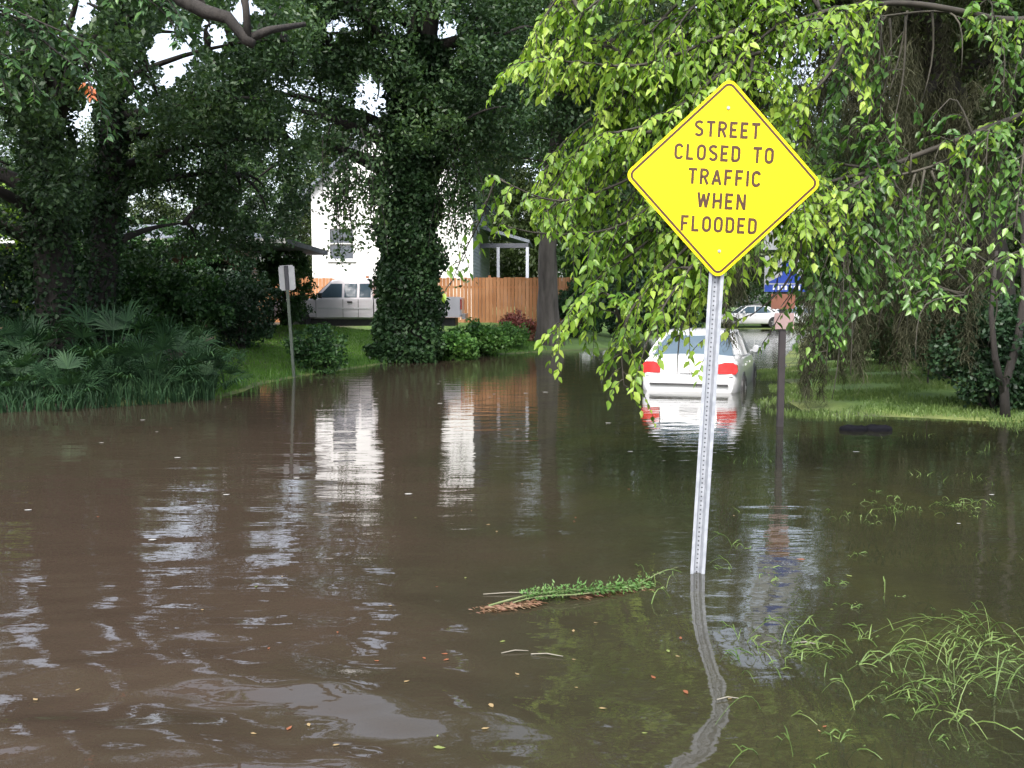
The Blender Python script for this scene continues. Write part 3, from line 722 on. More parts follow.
def ribbon(mb, pts, wdt, y, closed=False):
    n = len(pts); vs = []
    for i in range(n):
        p = Vector(pts[i]); a = Vector(pts[i - 1]) if (i > 0 or closed) else None; c = Vector(pts[(i + 1) % n]) if (i < n - 1 or closed) else None
        d0 = (p - a).normalized() if a is not None and (p - a).length > 1e-7 else None; d1 = (c - p).normalized() if c is not None and (c - p).length > 1e-7 else None
        d = ((d0 or d1) + (d1 or d0)); d = d.normalized() if d.length > 1e-6 else (d0 or d1)
        nn = Vector((-d.y, d.x)); k = 1.0
        if d0 is not None and d1 is not None: k = min(1.6, 1 / max(.3, abs(nn.dot(Vector((-d0.y, d0.x))))))
        vs += [(p.x + nn.x * wdt / 2 * k, y, p.y + nn.y * wdt / 2 * k), (p.x - nn.x * wdt / 2 * k, y, p.y - nn.y * wdt / 2 * k)]
    m_ = n if closed else n - 1
    mb.add(vs, [(2 * i, 2 * i + 1, (2 * i + 3) % (2 * n), (2 * i + 2) % (2 * n)) for i in range(m_)])
def text_line(mb, s, cx, cz, h, width, sw=.175, y=0.0):
    gap = .2; tot = sum(GL[c][0] for c in s) + gap * (len(s) - 1); k = width / tot; x = -tot / 2
    layer = 0
    for c in s:
        gw, strokes = GL[c]
        parts_ = []
        for st in strokes:
            cur = [st[0]]
            for i in range(1, len(st)):
                cur.append(st[i])
                if i < len(st) - 1:
                    u_ = Vector(st[i]) - Vector(st[i - 1]); v_ = Vector(st[i + 1]) - Vector(st[i])
                    if u_.length > 1e-6 and v_.length > 1e-6 and u_.normalized().dot(v_.normalized()) < -.3: parts_.append(cur); cur = [st[i]]
            parts_.append(cur)
        for st in parts_:
            ribbon(mb, [(cx + (x + px_) * k, cz + (pz - .5) * h) for px_, pz in st], h * sw, y - layer * .0002); layer += 1
        x += gw + gap

p0 = P(698, 580, 4.86)
sg = empty('warning_sign', (p0.x, 4.86, 0)); sg.rotation_euler = (0, math.radians(2.5), math.radians(1.0))
tag(sg, 'yellow diamond street sign saying street closed to traffic when flooded on a galvanised post', 'road sign')
TOPZ = 2.6
po_ = MB()
prof = [(-.041, 0), (-.041, .003), (-.026, .003), (-.017, .030), (.017, .030), (.026, .003), (.041, .003), (.041, 0), (.023, 0), (.0135, .027), (-.0135, .027), (-.023, 0)]
zz = [-.6, TOPZ]; n = len(prof)
po_.add([(x, y + .012, z) for z in zz for x, y in prof], [(k, (k + 1) % n, n + (k + 1) % n, n + k) for k in range(n)])
z = -.3
while z < TOPZ - .04:
    po_.add([(.0048 * math.cos(t * math.pi / 4), .0382, z + .0048 * math.sin(t * math.pi / 4)) for t in range(8)], [tuple(range(8))], 1); z += .0254
post_o = po_.build('post', [M['galv'], M['galv_dark']], sg)
sgn = empty('sign_panel', (0.002, 0, 2.183)); sgn.parent = sg
S = .762 / 2; R_ = .048
def diamond(s, r, n=6):
    pts = []
    for cx_, cz_, a0 in ((s - r, s - r, 0), (-s + r, s - r, 90), (-s + r, -s + r, 180), (s - r, -s + r, 270)):
        for i in range(n + 1):
            a = math.radians(a0 + 90 * i / n); pts.append((cx_ + r * math.cos(a), cz_ + r * math.sin(a)))
    c45 = math.cos(math.pi / 4); return [((x - z_) * c45, (x + z_) * c45) for x, z_ in pts]
d0 = diamond(S, R_); n = len(d0)
pb_ = MB(); pb_.add([(x, -.0015, z_) for x, z_ in d0] + [(x, .0015, z_) for x, z_ in d0], [tuple(range(n)), tuple(range(2 * n - 1, n - 1, -1))] + [(i, n + i, n + (i + 1) % n, (i + 1) % n) for i in range(n)])
pb_.build('face', M['sign_yellow'], sgn)
be = MB(); ribbon(be, diamond(S - .020, R_ - .016), .0125, -.0022, closed=True); be.build('border', M['sign_ink'], sgn)
for i, (s, wd, off) in enumerate((('STREET', .352, .004), ('CLOSED TO', .535, -.006), ('TRAFFIC', .392, .004), ('WHEN', .262, -.004), ('FLOODED', .412, -.010))):
    tx = MB(); text_line(tx, s, off, .262 - i * .1262, .083, wd, y=-.0022); tx.build('lettering', M['sign_ink'], sgn)
for z in (.375, -.385):
    bo = MB(); bo.tube([(0.0, -.009, z), (0.0, -.0005, z)], .0085, 10); bo.build('bolt', M['galv'], sgn)

# small sign seen from the back on the left bank
p1 = P(294, 377, 18.6)
ls = empty('parking_sign', (p1.x, 18.6, H(p1.x, 18.6))); ls.rotation_euler = (0, math.radians(-3.0), 0)
tag(ls, 'small plain sign seen from the back on a thin post at the left water edge', 'road sign')
q = MB(); q.box((0, 0, 1.0), (.055, .05, 2.6)); q.build('post', mat('green_post', (.06,.08,.06), (.09,.11,.09), 6, .6), ls)
q = MB(); q.box((0, .035, 2.08), (.33, .006, .52)); pan = q.build('panel', M['panel_back'], ls)
bm_ = bmesh.new(); bm_.from_mesh(pan.data); bmesh.ops.bevel(bm_, geom=[e for e in bm_.edges if abs((e.verts[0].co - e.verts[1].co).y) > .004], offset=.03, segments=3, affect='EDGES'); bm_.to_mesh(pan.data); bm_.free()
q = MB(); q.box((0, -.002, 2.08), (.075, .058, .5)); q.build('bracket', M['galv_dark'], ls)

# brown pole with several stacked panels in the middle distance
px0 = (782 - 512) / F * 11.0
bs = empty('street_sign_pole', (px0, 11.0, H(px0, 11.0))); tag(bs, 'dark brown sign pole standing in water with blue, orange and pink panels hidden by leaves', 'road sign')
gz = -H(px0, 11.0)
def zz_at(py, D=11.0): return P(782, py, D).z
q = MB(); q.box((0, 0, (zz_at(215) + gz - .4) / 2), (.075, .06, zz_at(215) + gz + .4)); q.build('pole', M['pole_brown'], bs)
def panel(name, x0, x1, ya, yb, mkey, parent, y=-.045):
    a = P(x0, yb, 11.0); b2 = P(x1, ya, 11.0); q = MB(); q.box(((a.x + b2.x) / 2 - px0, y, (a.z + b2.z) / 2 + gz), (b2.x - a.x, .008, b2.z - a.z)); return q.build(name, M[mkey], parent)
panel('grey_panel', 762, 802, 203, 250, 'panel_grey', bs)
bp_ = panel('blue_panel', 763, 807, 256, 292, 'panel_grey', bs)
a = P(763, 292, 11.0); b2 = P(807, 256, 11.0); sx = (b2.x - a.x) / 44; zc = a.z + gz; xo = a.x - px0
q = MB()
tri = [(2, 9), (18, 17), (17, 30), (22, 33), (30, 22), (42, 9)]
q.add([(xo + x * sx, -.051, zc + y * sx) for x, y in tri], [(0, 5, 4, 3, 2, 1)])
q.box((xo + 22 * sx, -.0515, zc + 3.8 * sx), (43.6 * sx, .004, 7.2 * sx)); q.build('blue_emblem', M['sign_blue'], bp_)
q = MB()
for i, x in enumerate((10, 14, 18, 22, 27, 31, 35)): q.box((xo + x * sx, -.0545, zc + 4.2 * sx), (2.6 * sx, .001, 4.2 * sx))
q.build('white_marks', M['sign_white'], bp_)
op_ = panel('orange_panel', 770, 794, 294, 309, 'sign_orange', bs)
panel('pink_panel', 773, 793, 313, 329, 'sign_pink', bs)

# ------------------------------------------------------------------ trees
def TP(*a): return P(*a)
def col_pts(px_list):
    return [P(*p) for p in px_list]
def on_ground(px, D): x = (px - 512) / F * D; return Vector((x, D, H(x, D)))

# far backdrop trees (two kinds, copied)
def bg_tree(seed, label, lm):
    e = [(0, 0, 9, 5.0, 4.0, 5.5), (-2.5, 0, 5, 3.2, 3, 3.5), (2.8, .5, 5.5, 3.4, 3, 3.8), (0, 0, 2.6, 4.4, 3, 2.6), (0.5, 0, 13.5, 3.2, 3, 3.2)]
    return tree('background_tree', label, 'tree', [(0, 0, 0), (.2, 0, 5), (-.2, 0, 11)], [.3, .25, .1], e, 620, 80, .85, (.24, .14), lm, seed=seed, limbs=10, twigs=20)
bgA = bg_tree(21, '', 'oak_leaf'); bgB = bg_tree(22, '', 'oak_leaf_olive')
spots = [(10, 52, .72, 0, 0, 'dark green background tree at the far left edge beyond the bungalow'),
         (125, 50, .72, 1, 1, 'olive background tree rising beyond the middle of the brick bungalow'),
         (240, 56, .8, 0, 2, 'dark background tree beyond the right end of the bungalow roof'),
         (335, 62, .9, 1, 3, 'olive background tree directly behind the white house gable'),
         (455, 58, 1.0, 0, 4, 'dark background tree behind the right side of the white house'),
         (545, 54, 1.0, 1, 5, 'olive background tree beyond the porch and the orange fence'),
         (630, 50, 1.35, 0, 6, 'dark background tree behind the hanging bright branches, left of the street'),
         (705, 66, 1.2, 1, 7, 'olive background tree behind the yellow sign, left of the distant cars'),
         (775, 92, 1.4, 0, 8, 'dark background tree at the end of the flooded street'),
         (850, 88, 1.3, 1, 9, 'olive background tree at the end of the street, right of the blue sign'),
         (905, 44, 1.1, 0, 1, 'dark background tree across the right hand lawn'),
         (1000, 38, 1.1, 1, 5, 'olive background tree behind the moss hung oak on the right'),
         (1120, 36, 1.2, 0, 3, 'dark background tree at the far right edge')]
first = {0: True, 1: True}
for px, D, s, k, rot, lab in spots:
    o = (bgA, bgB)[k]
    if not first[k]: o = copy_tree(o)
    first[k] = False
    g_ = on_ground(px, D); o.location = g_; o.scale = (s, s, s); o.rotation_euler = (0, 0, rot * .7)
    tag(o, lab, 'tree', 'background trees beyond the houses and street')

# left ivy clad oaks
tree('oak_tree', 'thickest ivy covered oak trunk at the left edge with dark spreading crown', 'tree',
     [on_ground(62, 15.2), P(52, 250, 15.2), P(45, 120, 15.0), P(38, -60, 14.8)], [.36, .30, .27, .2],
     [ell(40, 30, 13.5, 170, 110, 2.2, 1.3), ell(-60, 140, 14, 140, 130, 2.5), ell(-40, -100, 14, 130, 80, 2, .5), ell(-20, 10, 11, 110, 90, 1.0, .4), ell(20, 170, 14, 70, 70, 1.5, .6)],
     330, 170, .60, (.10, .05), 'oak_leaf', seed=3, ivy=(0, 8, .14, 9000, .08), limbs=16, twigs=60)
tree('oak_tree', 'slimmer ivy covered oak trunk second from the left edge beside the thick one', 'tree',
     [on_ground(96, 17), P(104, 250, 17), P(112, 120, 17.2), P(120, -60, 17.5)], [.27, .24, .2, .14],
     [ell(150, 60, 17, 110, 100, 2.4), ell(230, 150, 19, 90, 75, 2), ell(130, 200, 18, 110, 60, 1.6, 1.1), ell(235, 215, 19.5, 75, 42, 1.4, 1.0), ell(250, 10, 18, 70, 70, 2, .6)],
     400, 165, .58, (.11, .055), 'oak_leaf', seed=4, ivy=(0, 8, .10, 7000, .08), limbs=18, twigs=70)
# big ivy trunk in the middle of the left bank
tree('ivy_tree', 'massive ivy wrapped trunk standing on the lawn in front of the pickup and white house', 'tree',
     [on_ground(405, 24.5), P(408, 250, 24.5), P(414, 140, 24.5), P(425, 0, 24.5), P(430, -160, 24.5)], [.62, .5, .46, .4, .22],
     [ell(410, 40, 24, 100, 120, 3, 1.3), ell(310, 60, 24, 85, 95, 2.5), ell(275, -10, 22, 70, 70, 2.0, .6), ell(485, 70, 25, 60, 120, 2.5), ell(430, -110, 24, 110, 60, 3, .7), ell(335, -25, 22, 95, 42, 2, 1.1), ell(345, 100, 23, 50, 25, 1.5, .6), ell(462, 130, 24.5, 25, 45, 1.2, .6),
      ell(250, 120, 23, 60, 110, 1.6, .7)],
     640, 150, .68, (.14, .07), 'oak_leaf', seed=5, ivy=(0, 8.5, .34, 30000, .12), limbs=20, twigs=80)
# sprays hanging over the white house
tree('hackberry_tree', 'grey leaning trunk with dark crown at the water edge before the orange fence', 'tree',
     [on_ground(548, 31.0), P(547, 250, 30.5), P(556, 150, 30.5), P(572, 30, 30.5), P(580, -100, 30.5)], [.40, .30, .27, .2, .1],
     [ell(560, 40, 30, 75, 110, 3), ell(500, 110, 30, 45, 90, 2.5, .9), ell(610, 120, 30, 60, 100, 3), ell(570, -90, 30, 110, 80, 3, .6), ell(520, 20, 28, 60, 80, 2)],
     480, 130, .8, (.17, .09), 'oak_leaf', bm='bark_grey', seed=6, limbs=16, twigs=50)


ivy_root = [o for o in COL.objects if o.name.startswith('ivy_tree')][0]
def hanging(root, starts, seed, leaf, lm, name='hanging_spray', dens=55, sag=.12, bm='bark'):
    """drooping twigs with leaves: each start is (px,py,D,length)"""
    r_ = random.Random(seed); rng = np.random.default_rng(seed); base = Vector(root.location)
    b = MB(); C = []
    for px, py, D, ln in starts:
        p = P(px, py, D) - base; dx, dy = r_.uniform(-.25, .25) * ln, r_.uniform(-.25, .25) * ln
        q = bez(p, p + Vector((dx * .8, dy * .8, -ln * .35)), p + Vector((dx, dy, -ln)), 9)
        b.tube(q, [.02 * (1 - .09 * i) for i in range(9)], 4)
        for k in range(int(dens * ln)):
            t = r_.random() * 8; a = q[int(t)].lerp(q[min(8, int(t) + 1)], t % 1); C.append(tuple(a + Vector((r_.gauss(0, sag), r_.gauss(0, sag), r_.gauss(0, .08)))))
    b.build('twig', M[bm], root)
    V, FV = leaf_quads(np.array(C), leaf[0], leaf[1], rng, .7); np_mesh(name, V, FV, 4, M[lm], root)
rs = random.Random(5)
hanging(ivy_root, [(rs.uniform(322, 385), rs.uniform(120, 185), 23 + rs.uniform(-1, 1), rs.uniform(.7, 2.0)) for _ in range(26)] + [(350, 150, 23, 2.9), (343, 165, 23.4, 2.2)]
        + [(rs.uniform(440, 480), rs.uniform(140, 190), 24, rs.uniform(.8, 2.0)) for _ in range(18)] + [(446, 180, 24, 2.7)], 8, (.13, .075), 'oak_leaf', dens=75, sag=.16)

# ---- right side: moss hung live oak
oak_r = tree('live_oak', 'big leaning live oak hung with grey spanish moss on the right side', 'tree',
     [on_ground(1010, 14.5), P(990, 260, 14.3), P(955, 120, 14), P(925, 20, 13.6), P(900, -120, 13)], [.34, .30, .26, .22, .15],
     [ell(930, -60, 13.5, 160, 90, 2.4), ell(820, -60, 14, 110, 110, 2.4), ell(1000, 120, 15.5, 90, 90, 2.0, .8), ell(1080, 200, 15, 100, 120, 2.2), ell(830, 110, 15.5, 50, 80, 1.4, .8),
      ell(700, -60, 15, 140, 70, 2.5), ell(1080, 0, 13, 140, 140, 2.5), ell(900, 200, 17, 60, 60, 1.5, .6)],
     620, 150, .6, (.10, .05), 'oak_leaf_olive', seed=12, limbs=22, twigs=70)
base = Vector(oak_r.location)
b = MB()
for a_, c_, e_, r0 in ((P(955, 120, 14), P(885, 60, 13.5), P(800, 40, 13), .13), (P(940, 70, 13.8), P(905, 130, 13), P(862, 190, 12.5), .10), (P(965, 160, 14.1), P(930, 150, 13.5), P(880, 160, 13), .09),
                       (P(975, 200, 14.2), P(1000, 90, 13.5), P(1060, 40, 13), .12), (P(930, 30, 13.6), P(880, -30, 13), P(790, -20, 12.5), .12)):
    b.tube([p - base for p in bez(a_, c_, e_, 10)], [r0 * (1 - .08 * i) for i in range(10)], 8, rough=.2)
b.build('limb', M['bark'], oak_r, smooth=True)

def moss(root, starts, seed, name='spanish_moss'):
    """each tail: short curled wisps packed round a hanging, tapering axis"""
    rng = np.random.default_rng(seed); base = np.array(root.location); V = []; F_ = []; n0 = 0; nseg = 6
    for px, py, D, ln, wd, cnt in starts:
        p = np.array(P(px, py, D)) - base; ph = rng.uniform(0, 6.28, 3)
        n = int(cnt * 1.15); t0 = rng.uniform(0, 1, n) ** 1.15 * .93
        prof = wd * (.35 + .65 * np.abs(np.sin(t0 * 7 + ph[0]))) * (1.02 - t0) ** .6
        o = np.stack([rng.normal(size=n) * prof + .05 * np.sin(t0 * 5 + ph[1]), rng.normal(size=n) * prof, -t0 * ln], 1) + p
        l1 = rng.uniform(.08, .34, n); d = rng.normal(size=(n, 3)) * .45; d[:, 2] -= 1.0; d /= np.linalg.norm(d, axis=1)[:, None]
        c1 = rng.normal(size=(n, 3)) * .05; c2 = rng.uniform(0, 6.28, (n, 2)); T = np.linspace(0, 1, nseg)
        line = o[:, None, :] + d[:, None, :] * (T[None, :, None] * l1[:, None, None]) + c1[:, None, :] * np.sin(T * 3.1)[None, :, None]
        line[:, :, 0] += .016 * np.sin(T[None] * 9 + c2[:, :1]); line[:, :, 1] += .016 * np.sin(T[None] * 8 + c2[:, 1:])
        a = rng.uniform(0, 6.28, n); wv = np.stack([np.cos(a), np.sin(a), np.zeros(n)], 1)[:, None, :] * (.0048 * (1.2 - T))[None, :, None]
        V.append(np.stack([line - wv, line + wv], 2).reshape(-1, 3))
        k = (np.arange(n)[:, None] * nseg + np.arange(nseg - 1)[None, :]).ravel() * 2 + n0
        F_.append(np.stack([k, k + 1, k + 3, k + 2], 1).ravel()); n0 += 2 * nseg * n
    np_mesh(name, np.concatenate(V), np.concatenate(F_), 4, M['moss'], root)
rs = random.Random(3)
ms = []
for k in range(46):      # masses along the limbs
    ms.append((rs.uniform(800, 1000), rs.uniform(-60, 120), rs.uniform(12.2, 14.6), rs.uniform(.6, 2.2), rs.uniform(.05, .13), rs.randint(200, 520)))
for px, py, ln in ((900, 60, 2.4), (915, 20, 2.8), (935, 90, 2.6), (870, 130, 2.4), (890, 190, 2.2), (925, 210, 2.2), (852, 250, 1.4), (905, 240, 1.6), (815, 280, 1.3), (960, 180, 2.2), (975, 250, 1.6), (840, 180, 2.0),
                   (745, 200, 1.6), (732, 240, 1.6), (755, 150, 1.8), (950, 20, 2.4), (808, 290, 1.5), (806, 310, 1.2), (850, 280, 1.3), (858, 300, 1.0), (900, 290, 1.2), (925, 290, 1.0), (870, 240, 1.9), (885, 255, 1.7), (912, 262, 1.6), (935, 255, 1.7), (955, 262, 1.4), (845, 300, 1.3), (822, 330, 1.0), (810, 335, .9), (985, 230, 1.3), (900, 210, 2.1), (862, 275, 1.5), (945, 215, 1.9), (868, 200, 2.3), (912, 150, 2.6), (945, 250, 1.8)):
    ms.append((px, py, rs.uniform(12, 13.6), ln, rs.uniform(.05, .11), int(230 * ln)))
moss(oak_r, ms, 4)

# ---- near hackberry-like tree with large bright leaves (trunk stands right of the frame)
def leaf_shape(C, D_, N_, L, W):
    """ovate pointed leaf, creased at the mid rib. arrays: centre base, direction, normal, length, width"""
    S_ = np.cross(D_, N_); S_ /= np.linalg.norm(S_, axis=1)[:, None] + 1e-9
    N2 = np.cross(S_, D_)
    L = L[:, None]; W = W[:, None]
    def pt(t, s, u): return C + D_ * L * t + S_ * W * s + N2 * L * u
    V = np.stack([pt(0, 0, 0), pt(.30, -.48, .05), pt(.30, 0, -.04), pt(.30, .48, .05), pt(.66, -.33, .0), pt(.66, 0, -.07), pt(.66, .33, .0), pt(1, 0, -.14)], 1).reshape(-1, 3)
    n = len(C); b = (np.arange(n) * 8)[:, None]
    quads = np.array([1, 4, 5, 2, 2, 5, 6, 3])[None]; tris = np.array([0, 1, 2, 0, 2, 3, 4, 7, 5, 5, 7, 6])[None]
    FV = np.concatenate([(b + quads), (b + tris)], 1).ravel(); sizes = np.tile([4, 4, 3, 3, 3, 3], n)
    return V, FV, sizes

GAP = [(866, 940, -20, 125), (935, 978, 60, 130), (962, 1030, 310, 420), (890, 935, 150, 215)]
def clear(p):
    x, y = p.x / p.y * F + 512, 306 - (p.z - 1.5) / p.y * F
    return not any(a < x < b and c < y < d for a, b, c, d in GAP)

def leafy(root, strokes, seed, leafL, lm, twig_mat, twl=(.3, .7), step=.16, lstep=.045, name='leaves', droop=1.0, keep=None):
    """strokes: list of 3-D polylines (world) -> branch wood with drooping leafy twigs"""
    rng = np.random.default_rng(seed); r_ = random.Random(seed); base = Vector(root.location)
    wood = MB(); Cs, Ds, Ns = [], [], []
    for pl, r0 in strokes:
        pl = [Vector(p) for p in pl]; seg = [(b - a).length for a, b in zip(pl, pl[1:])]; tot = sum(seg)
        n = max(6, int(tot / .12)); line = []
        for i in range(n):
            s_ = tot * i / (n - 1); j = 0
            while j < len(seg) - 1 and s_ > seg[j]: s_ -= seg[j]; j += 1
            line.append(pl[j].lerp(pl[j + 1], min(1, s_ / seg[j])) + Vector((r_.gauss(0, .012), r_.gauss(0, .012), r_.gauss(0, .012))))
        # relax corners
        for _ in range(3):
            line = [line[0]] + [(line[i - 1] + line[i] * 2 + line[i + 1]) / 4 for i in range(1, n - 1)] + [line[-1]]
        wood.tube([p - base for p in line], [r0 * (1 - .85 * i / (n - 1)) + .002 for i in range(n)], 6, rough=.15)
        d_ = .0; k = 0; s_ = tot * .08
        while s_ < tot:
            t = s_ / tot * (n - 1); a = line[int(t)].lerp(line[min(n - 1, int(t) + 1)], t % 1)
            dr_ = (line[min(n - 1, int(t) + 1)] - line[max(0, int(t) - 1)]).normalized()
            side = Vector((-dr_.y, dr_.x, 0)); side = side.normalized() if side.length > .1 else Vector((1, 0, 0))
            sgn = 1 if k % 2 else -1; k += 1
            L_ = r_.uniform(*twl) * (1 - .35 * s_ / tot)
            out = (dr_ * r_.uniform(.4, 1.1) + side * sgn * r_.uniform(.4, 1.0) + Vector((0, 0, r_.uniform(-.3, .5)))).normalized()
            q = bez(a, a + out * L_ * .55, a + out * L_ * .8 + Vector((0, 0, -L_ * r_.uniform(.35, .9) * droop)), 7)
            if keep is None or keep(q[-1]):
                wood.tube([p - base for p in q], [.005 * (1 - .12 * i) for i in range(7)], 4, cap=False)
                m_ = max(3, int(L_ / lstep))
                for i in range(m_):
                    tt = (i + 1) / m_ * 6; c = q[int(min(tt, 5.999))].lerp(q[min(6, int(tt) + 1)], tt % 1); td = (q[min(6, int(tt) + 1)] - q[max(0, int(tt) - 1)])
                    td.normalize(); sd_ = Vector((-td.y, td.x, 0)); sd_ = sd_.normalized() if sd_.length > .1 else side
                    d = td * .5 + sd_ * (1 if i % 2 else -1) * r_.uniform(.5, 1.0) + Vector((r_.gauss(0, .25), r_.gauss(0, .25), r_.uniform(-1.1, -.2) * droop))
                    Cs.append(tuple(c - base)); Ds.append(tuple(d.normalized())); Ns.append((r_.gauss(0, .5), r_.gauss(-.25, .5), 1.0))
            s_ += step * r_.uniform(.6, 1.4)
    wood.build('branch', M[twig_mat], root, smooth=True)
    C = np.array(Cs); D_ = np.array(Ds); N_ = np.array(Ns); n = len(C)
    L = leafL * rng.uniform(.42, 1.32, n); W = L * rng.uniform(.42, .66, n)
    V, FV, sz = leaf_shape(C, D_, N_, L, W)
    np_mesh(name, V, FV, sz, M[lm], root)
    return n

ht_base = Vector((6.8, 7.6, H(6.8, 7.6)))
ht = empty('sugarberry_tree', ht_base); tag(ht, 'near tree whose bright yellow green leafy branches hang behind the yellow sign', 'tree')
b = MB()
T0 = [Vector((0, 0, -.4)), Vector((.05, 0, .6)), Vector((-.05, .1, 2.2)), Vector((-.3, .1, 4.0)), Vector((-.7, 0, 5.6)), Vector((-1.2, -.1, 7.2))]
b.tube(T0, [.26, .20, .17, .14, .10, .06], 14, rough=.1, flute=.05); b.build('trunk', M['bark_grey'], ht, smooth=True)
hub = ht_base + Vector((-.3, .1, 4.0)); hub2 = ht_base + Vector((-.7, 0, 5.6)); hub3 = ht_base + Vector((-.05, .1, 2.4))
rs = random.Random(17)
st = []
mainl = [([hub, P(1000, 20, 7.6), P(900, 0, 7.5), P(820, 10, 7.4), P(740, 50, 7.3)], .05), ([hub, P(980, 130, 7.8), P(880, 170, 7.7), P(800, 190, 7.6), P(730, 220, 7.4)], .045),
         ([hub2, P(960, -130, 7.4), P(860, -120, 7.3), P(760, -90, 7.2), P(690, -60, 7.1)], .05)]
st += mainl
def dense(lines, n=9):
    return [a_.lerp(b_, t / n) for pl in lines for a_, b_ in zip(pl, pl[1:]) for t in range(n)]
forks = dense([pl[2:] for pl, _ in mainl]) or [p for pl, _ in mainl for a_, b_ in zip(pl[2:], pl[3:]) for p in (a_, a_.lerp(b_, .5))] + [pl[-1] for pl, _ in mainl]
def limb(hubp, pts, r0, jit=.0):
    q = [P(*p) for p in pts if p[0] < 790]
    if len(q) < 2: q = [P(*p) for p in pts[-2:]]
    h0 = min(forks, key=lambda p: (p - q[0]).length)
    st.append(([h0] + q, min(.018, r0 * .45)))
# long limbs reaching left
limb(hub, [(900, 30, 7.4), (760, 20, 7.2), (640, 70, 7.0), (560, 60, 7.0), (524, 62, 7.0)], .05)
limb(hub, [(880, 60, 7.2), (740, 60, 7.0), (650, 130, 6.9), (590, 130, 6.9), (590, 150, 6.9)], .045)
limb(hub, [(860, 80, 7.6), (740, 110, 7.4), (640, 175, 7.2), (560, 205, 7.1), (497, 180, 7.0)], .045)
limb(hub, [(840, 100, 7.6), (720, 150, 7.4), (620, 230, 7.2), (540, 235, 7.1), (500, 225, 7.1)], .04)
limb(hub, [(860, 110, 7.9), (740, 170, 7.7), (650, 240, 7.5), (590, 285, 7.3), (556, 330, 7.2)], .04)
limb(hub, [(850, 120, 7.5), (740, 200, 7.3), (670, 260, 7.2), (620, 320, 7.1), (624, 392, 7.0)], .04)
limb(hub, [(840, 120, 7.2), (740, 200, 7.0), (690, 270, 6.9), (655, 320, 6.8), (636, 370, 6.8)], .035)
limb(hub, [(850, 140, 7.8), (760, 220, 7.6), (700, 280, 7.4), (680, 330, 7.3), (676, 372, 7.2)], .03)
limb(hub, [(840, 160, 7.4), (770, 220, 7.2), (725, 260, 7.1), (712, 310, 7.0), (716, 352, 7.0)], .03)
limb(hub2, [(880, -120, 7.2), (740, -80, 7.0), (640, -30, 7.0), (580, 10, 7.0), (548, 70, 7.0)], .05)
limb(hub2, [(860, -100, 7.6), (760, -60, 7.4), (680, 0, 7.4), (620, 60, 7.3), (600, 110, 7.3)], .05)
limb(hub2, [(880, -60, 7.8), (800, 0, 7.7), (740, 60, 7.6), (700, 120, 7.6), (690, 180, 7.5)], .04)
limb(hub2, [(870, -60, 7.2), (800, 10, 7.1), (760, 50, 7.0), (740, 100, 7.0), (736, 140, 7.0)], .04)
limb(hub, [(880, 50, 7.8), (830, 90, 7.8), (790, 150, 7.7), (780, 200, 7.6), (786, 250, 7.6)], .035)
limb(hub, [(890, 60, 7.2), (840, 60, 7.1), (810, 110, 7.0), (800, 160, 7.0), (806, 230, 7.0)], .03)
limb(hub2, [(850, -60, 7.4), (810, -10, 7.3), (790, 20, 7.2), (780, 60, 7.2)], .035)
limb(hub2, [(930, -60, 7.4), (870, -40, 7.3), (850, 0, 7.2), (846, 40, 7.2)], .03)
limb(hub2, [(820, -160, 7.4), (700, -140, 7.3), (600, -90, 7.2), (560, -40, 7.2)], .045)
for k in range(26):
    x = rs.uniform(570, 790); y = rs.uniform(-60, 150)
    limb(hub if y > 30 else hub2, [(x + 150, y - 60, 7.6), (x + 70, y - 10, 7.5 + rs.uniform(-.3, .3)), (x, y + 30, 7.4), (x - 40, y + 90, 7.4)], .028)
main_pts = [p for pl, _ in st for p in pl[1:]]
for k in range(50):
    x = rs.uniform(560, 830); y = rs.uniform(-60, 300)
    if x < 600 and 80 < y < 150: continue
    e = P(x, y, 7.2 + rs.uniform(-.4, .7)); e2 = P(x - rs.uniform(10, 60), y + rs.uniform(20, 60), 7.2 + rs.uniform(-.3, .5)); h0 = min(main_pts, key=lambda p: (p - e).length + (0 if p.x > e.x else 1.5))
    st.append(([h0, e, e2], .012))
BG_ = [(498, 588, 112, 160), (470, 562, 246, 330), (508, 545, 0, 40), (604, 640, 185, 215), (655, 690, 30, 60), (738, 775, 55, 85), (634, 656, 352, 384), (800, 850, 120, 170)]
def gapb(p):
    x, y = p.x / p.y * F + 512, 306 - (p.z - 1.5) / p.y * F
    return not any(a < x < b and c < y < d for a, b, c, d in BG_)
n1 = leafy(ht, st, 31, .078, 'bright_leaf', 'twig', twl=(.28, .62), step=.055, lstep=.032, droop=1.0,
           keep=lambda p: clear(p) and gapb(p) and not (648 < p.x / p.y * F + 512 < 740 and 306 - (p.z - 1.5) / p.y * F > 338 and rs.random() < .6) and not (p.x / p.y * F + 512 > 735 and 306 - (p.z - 1.5) / p.y * F > 285))
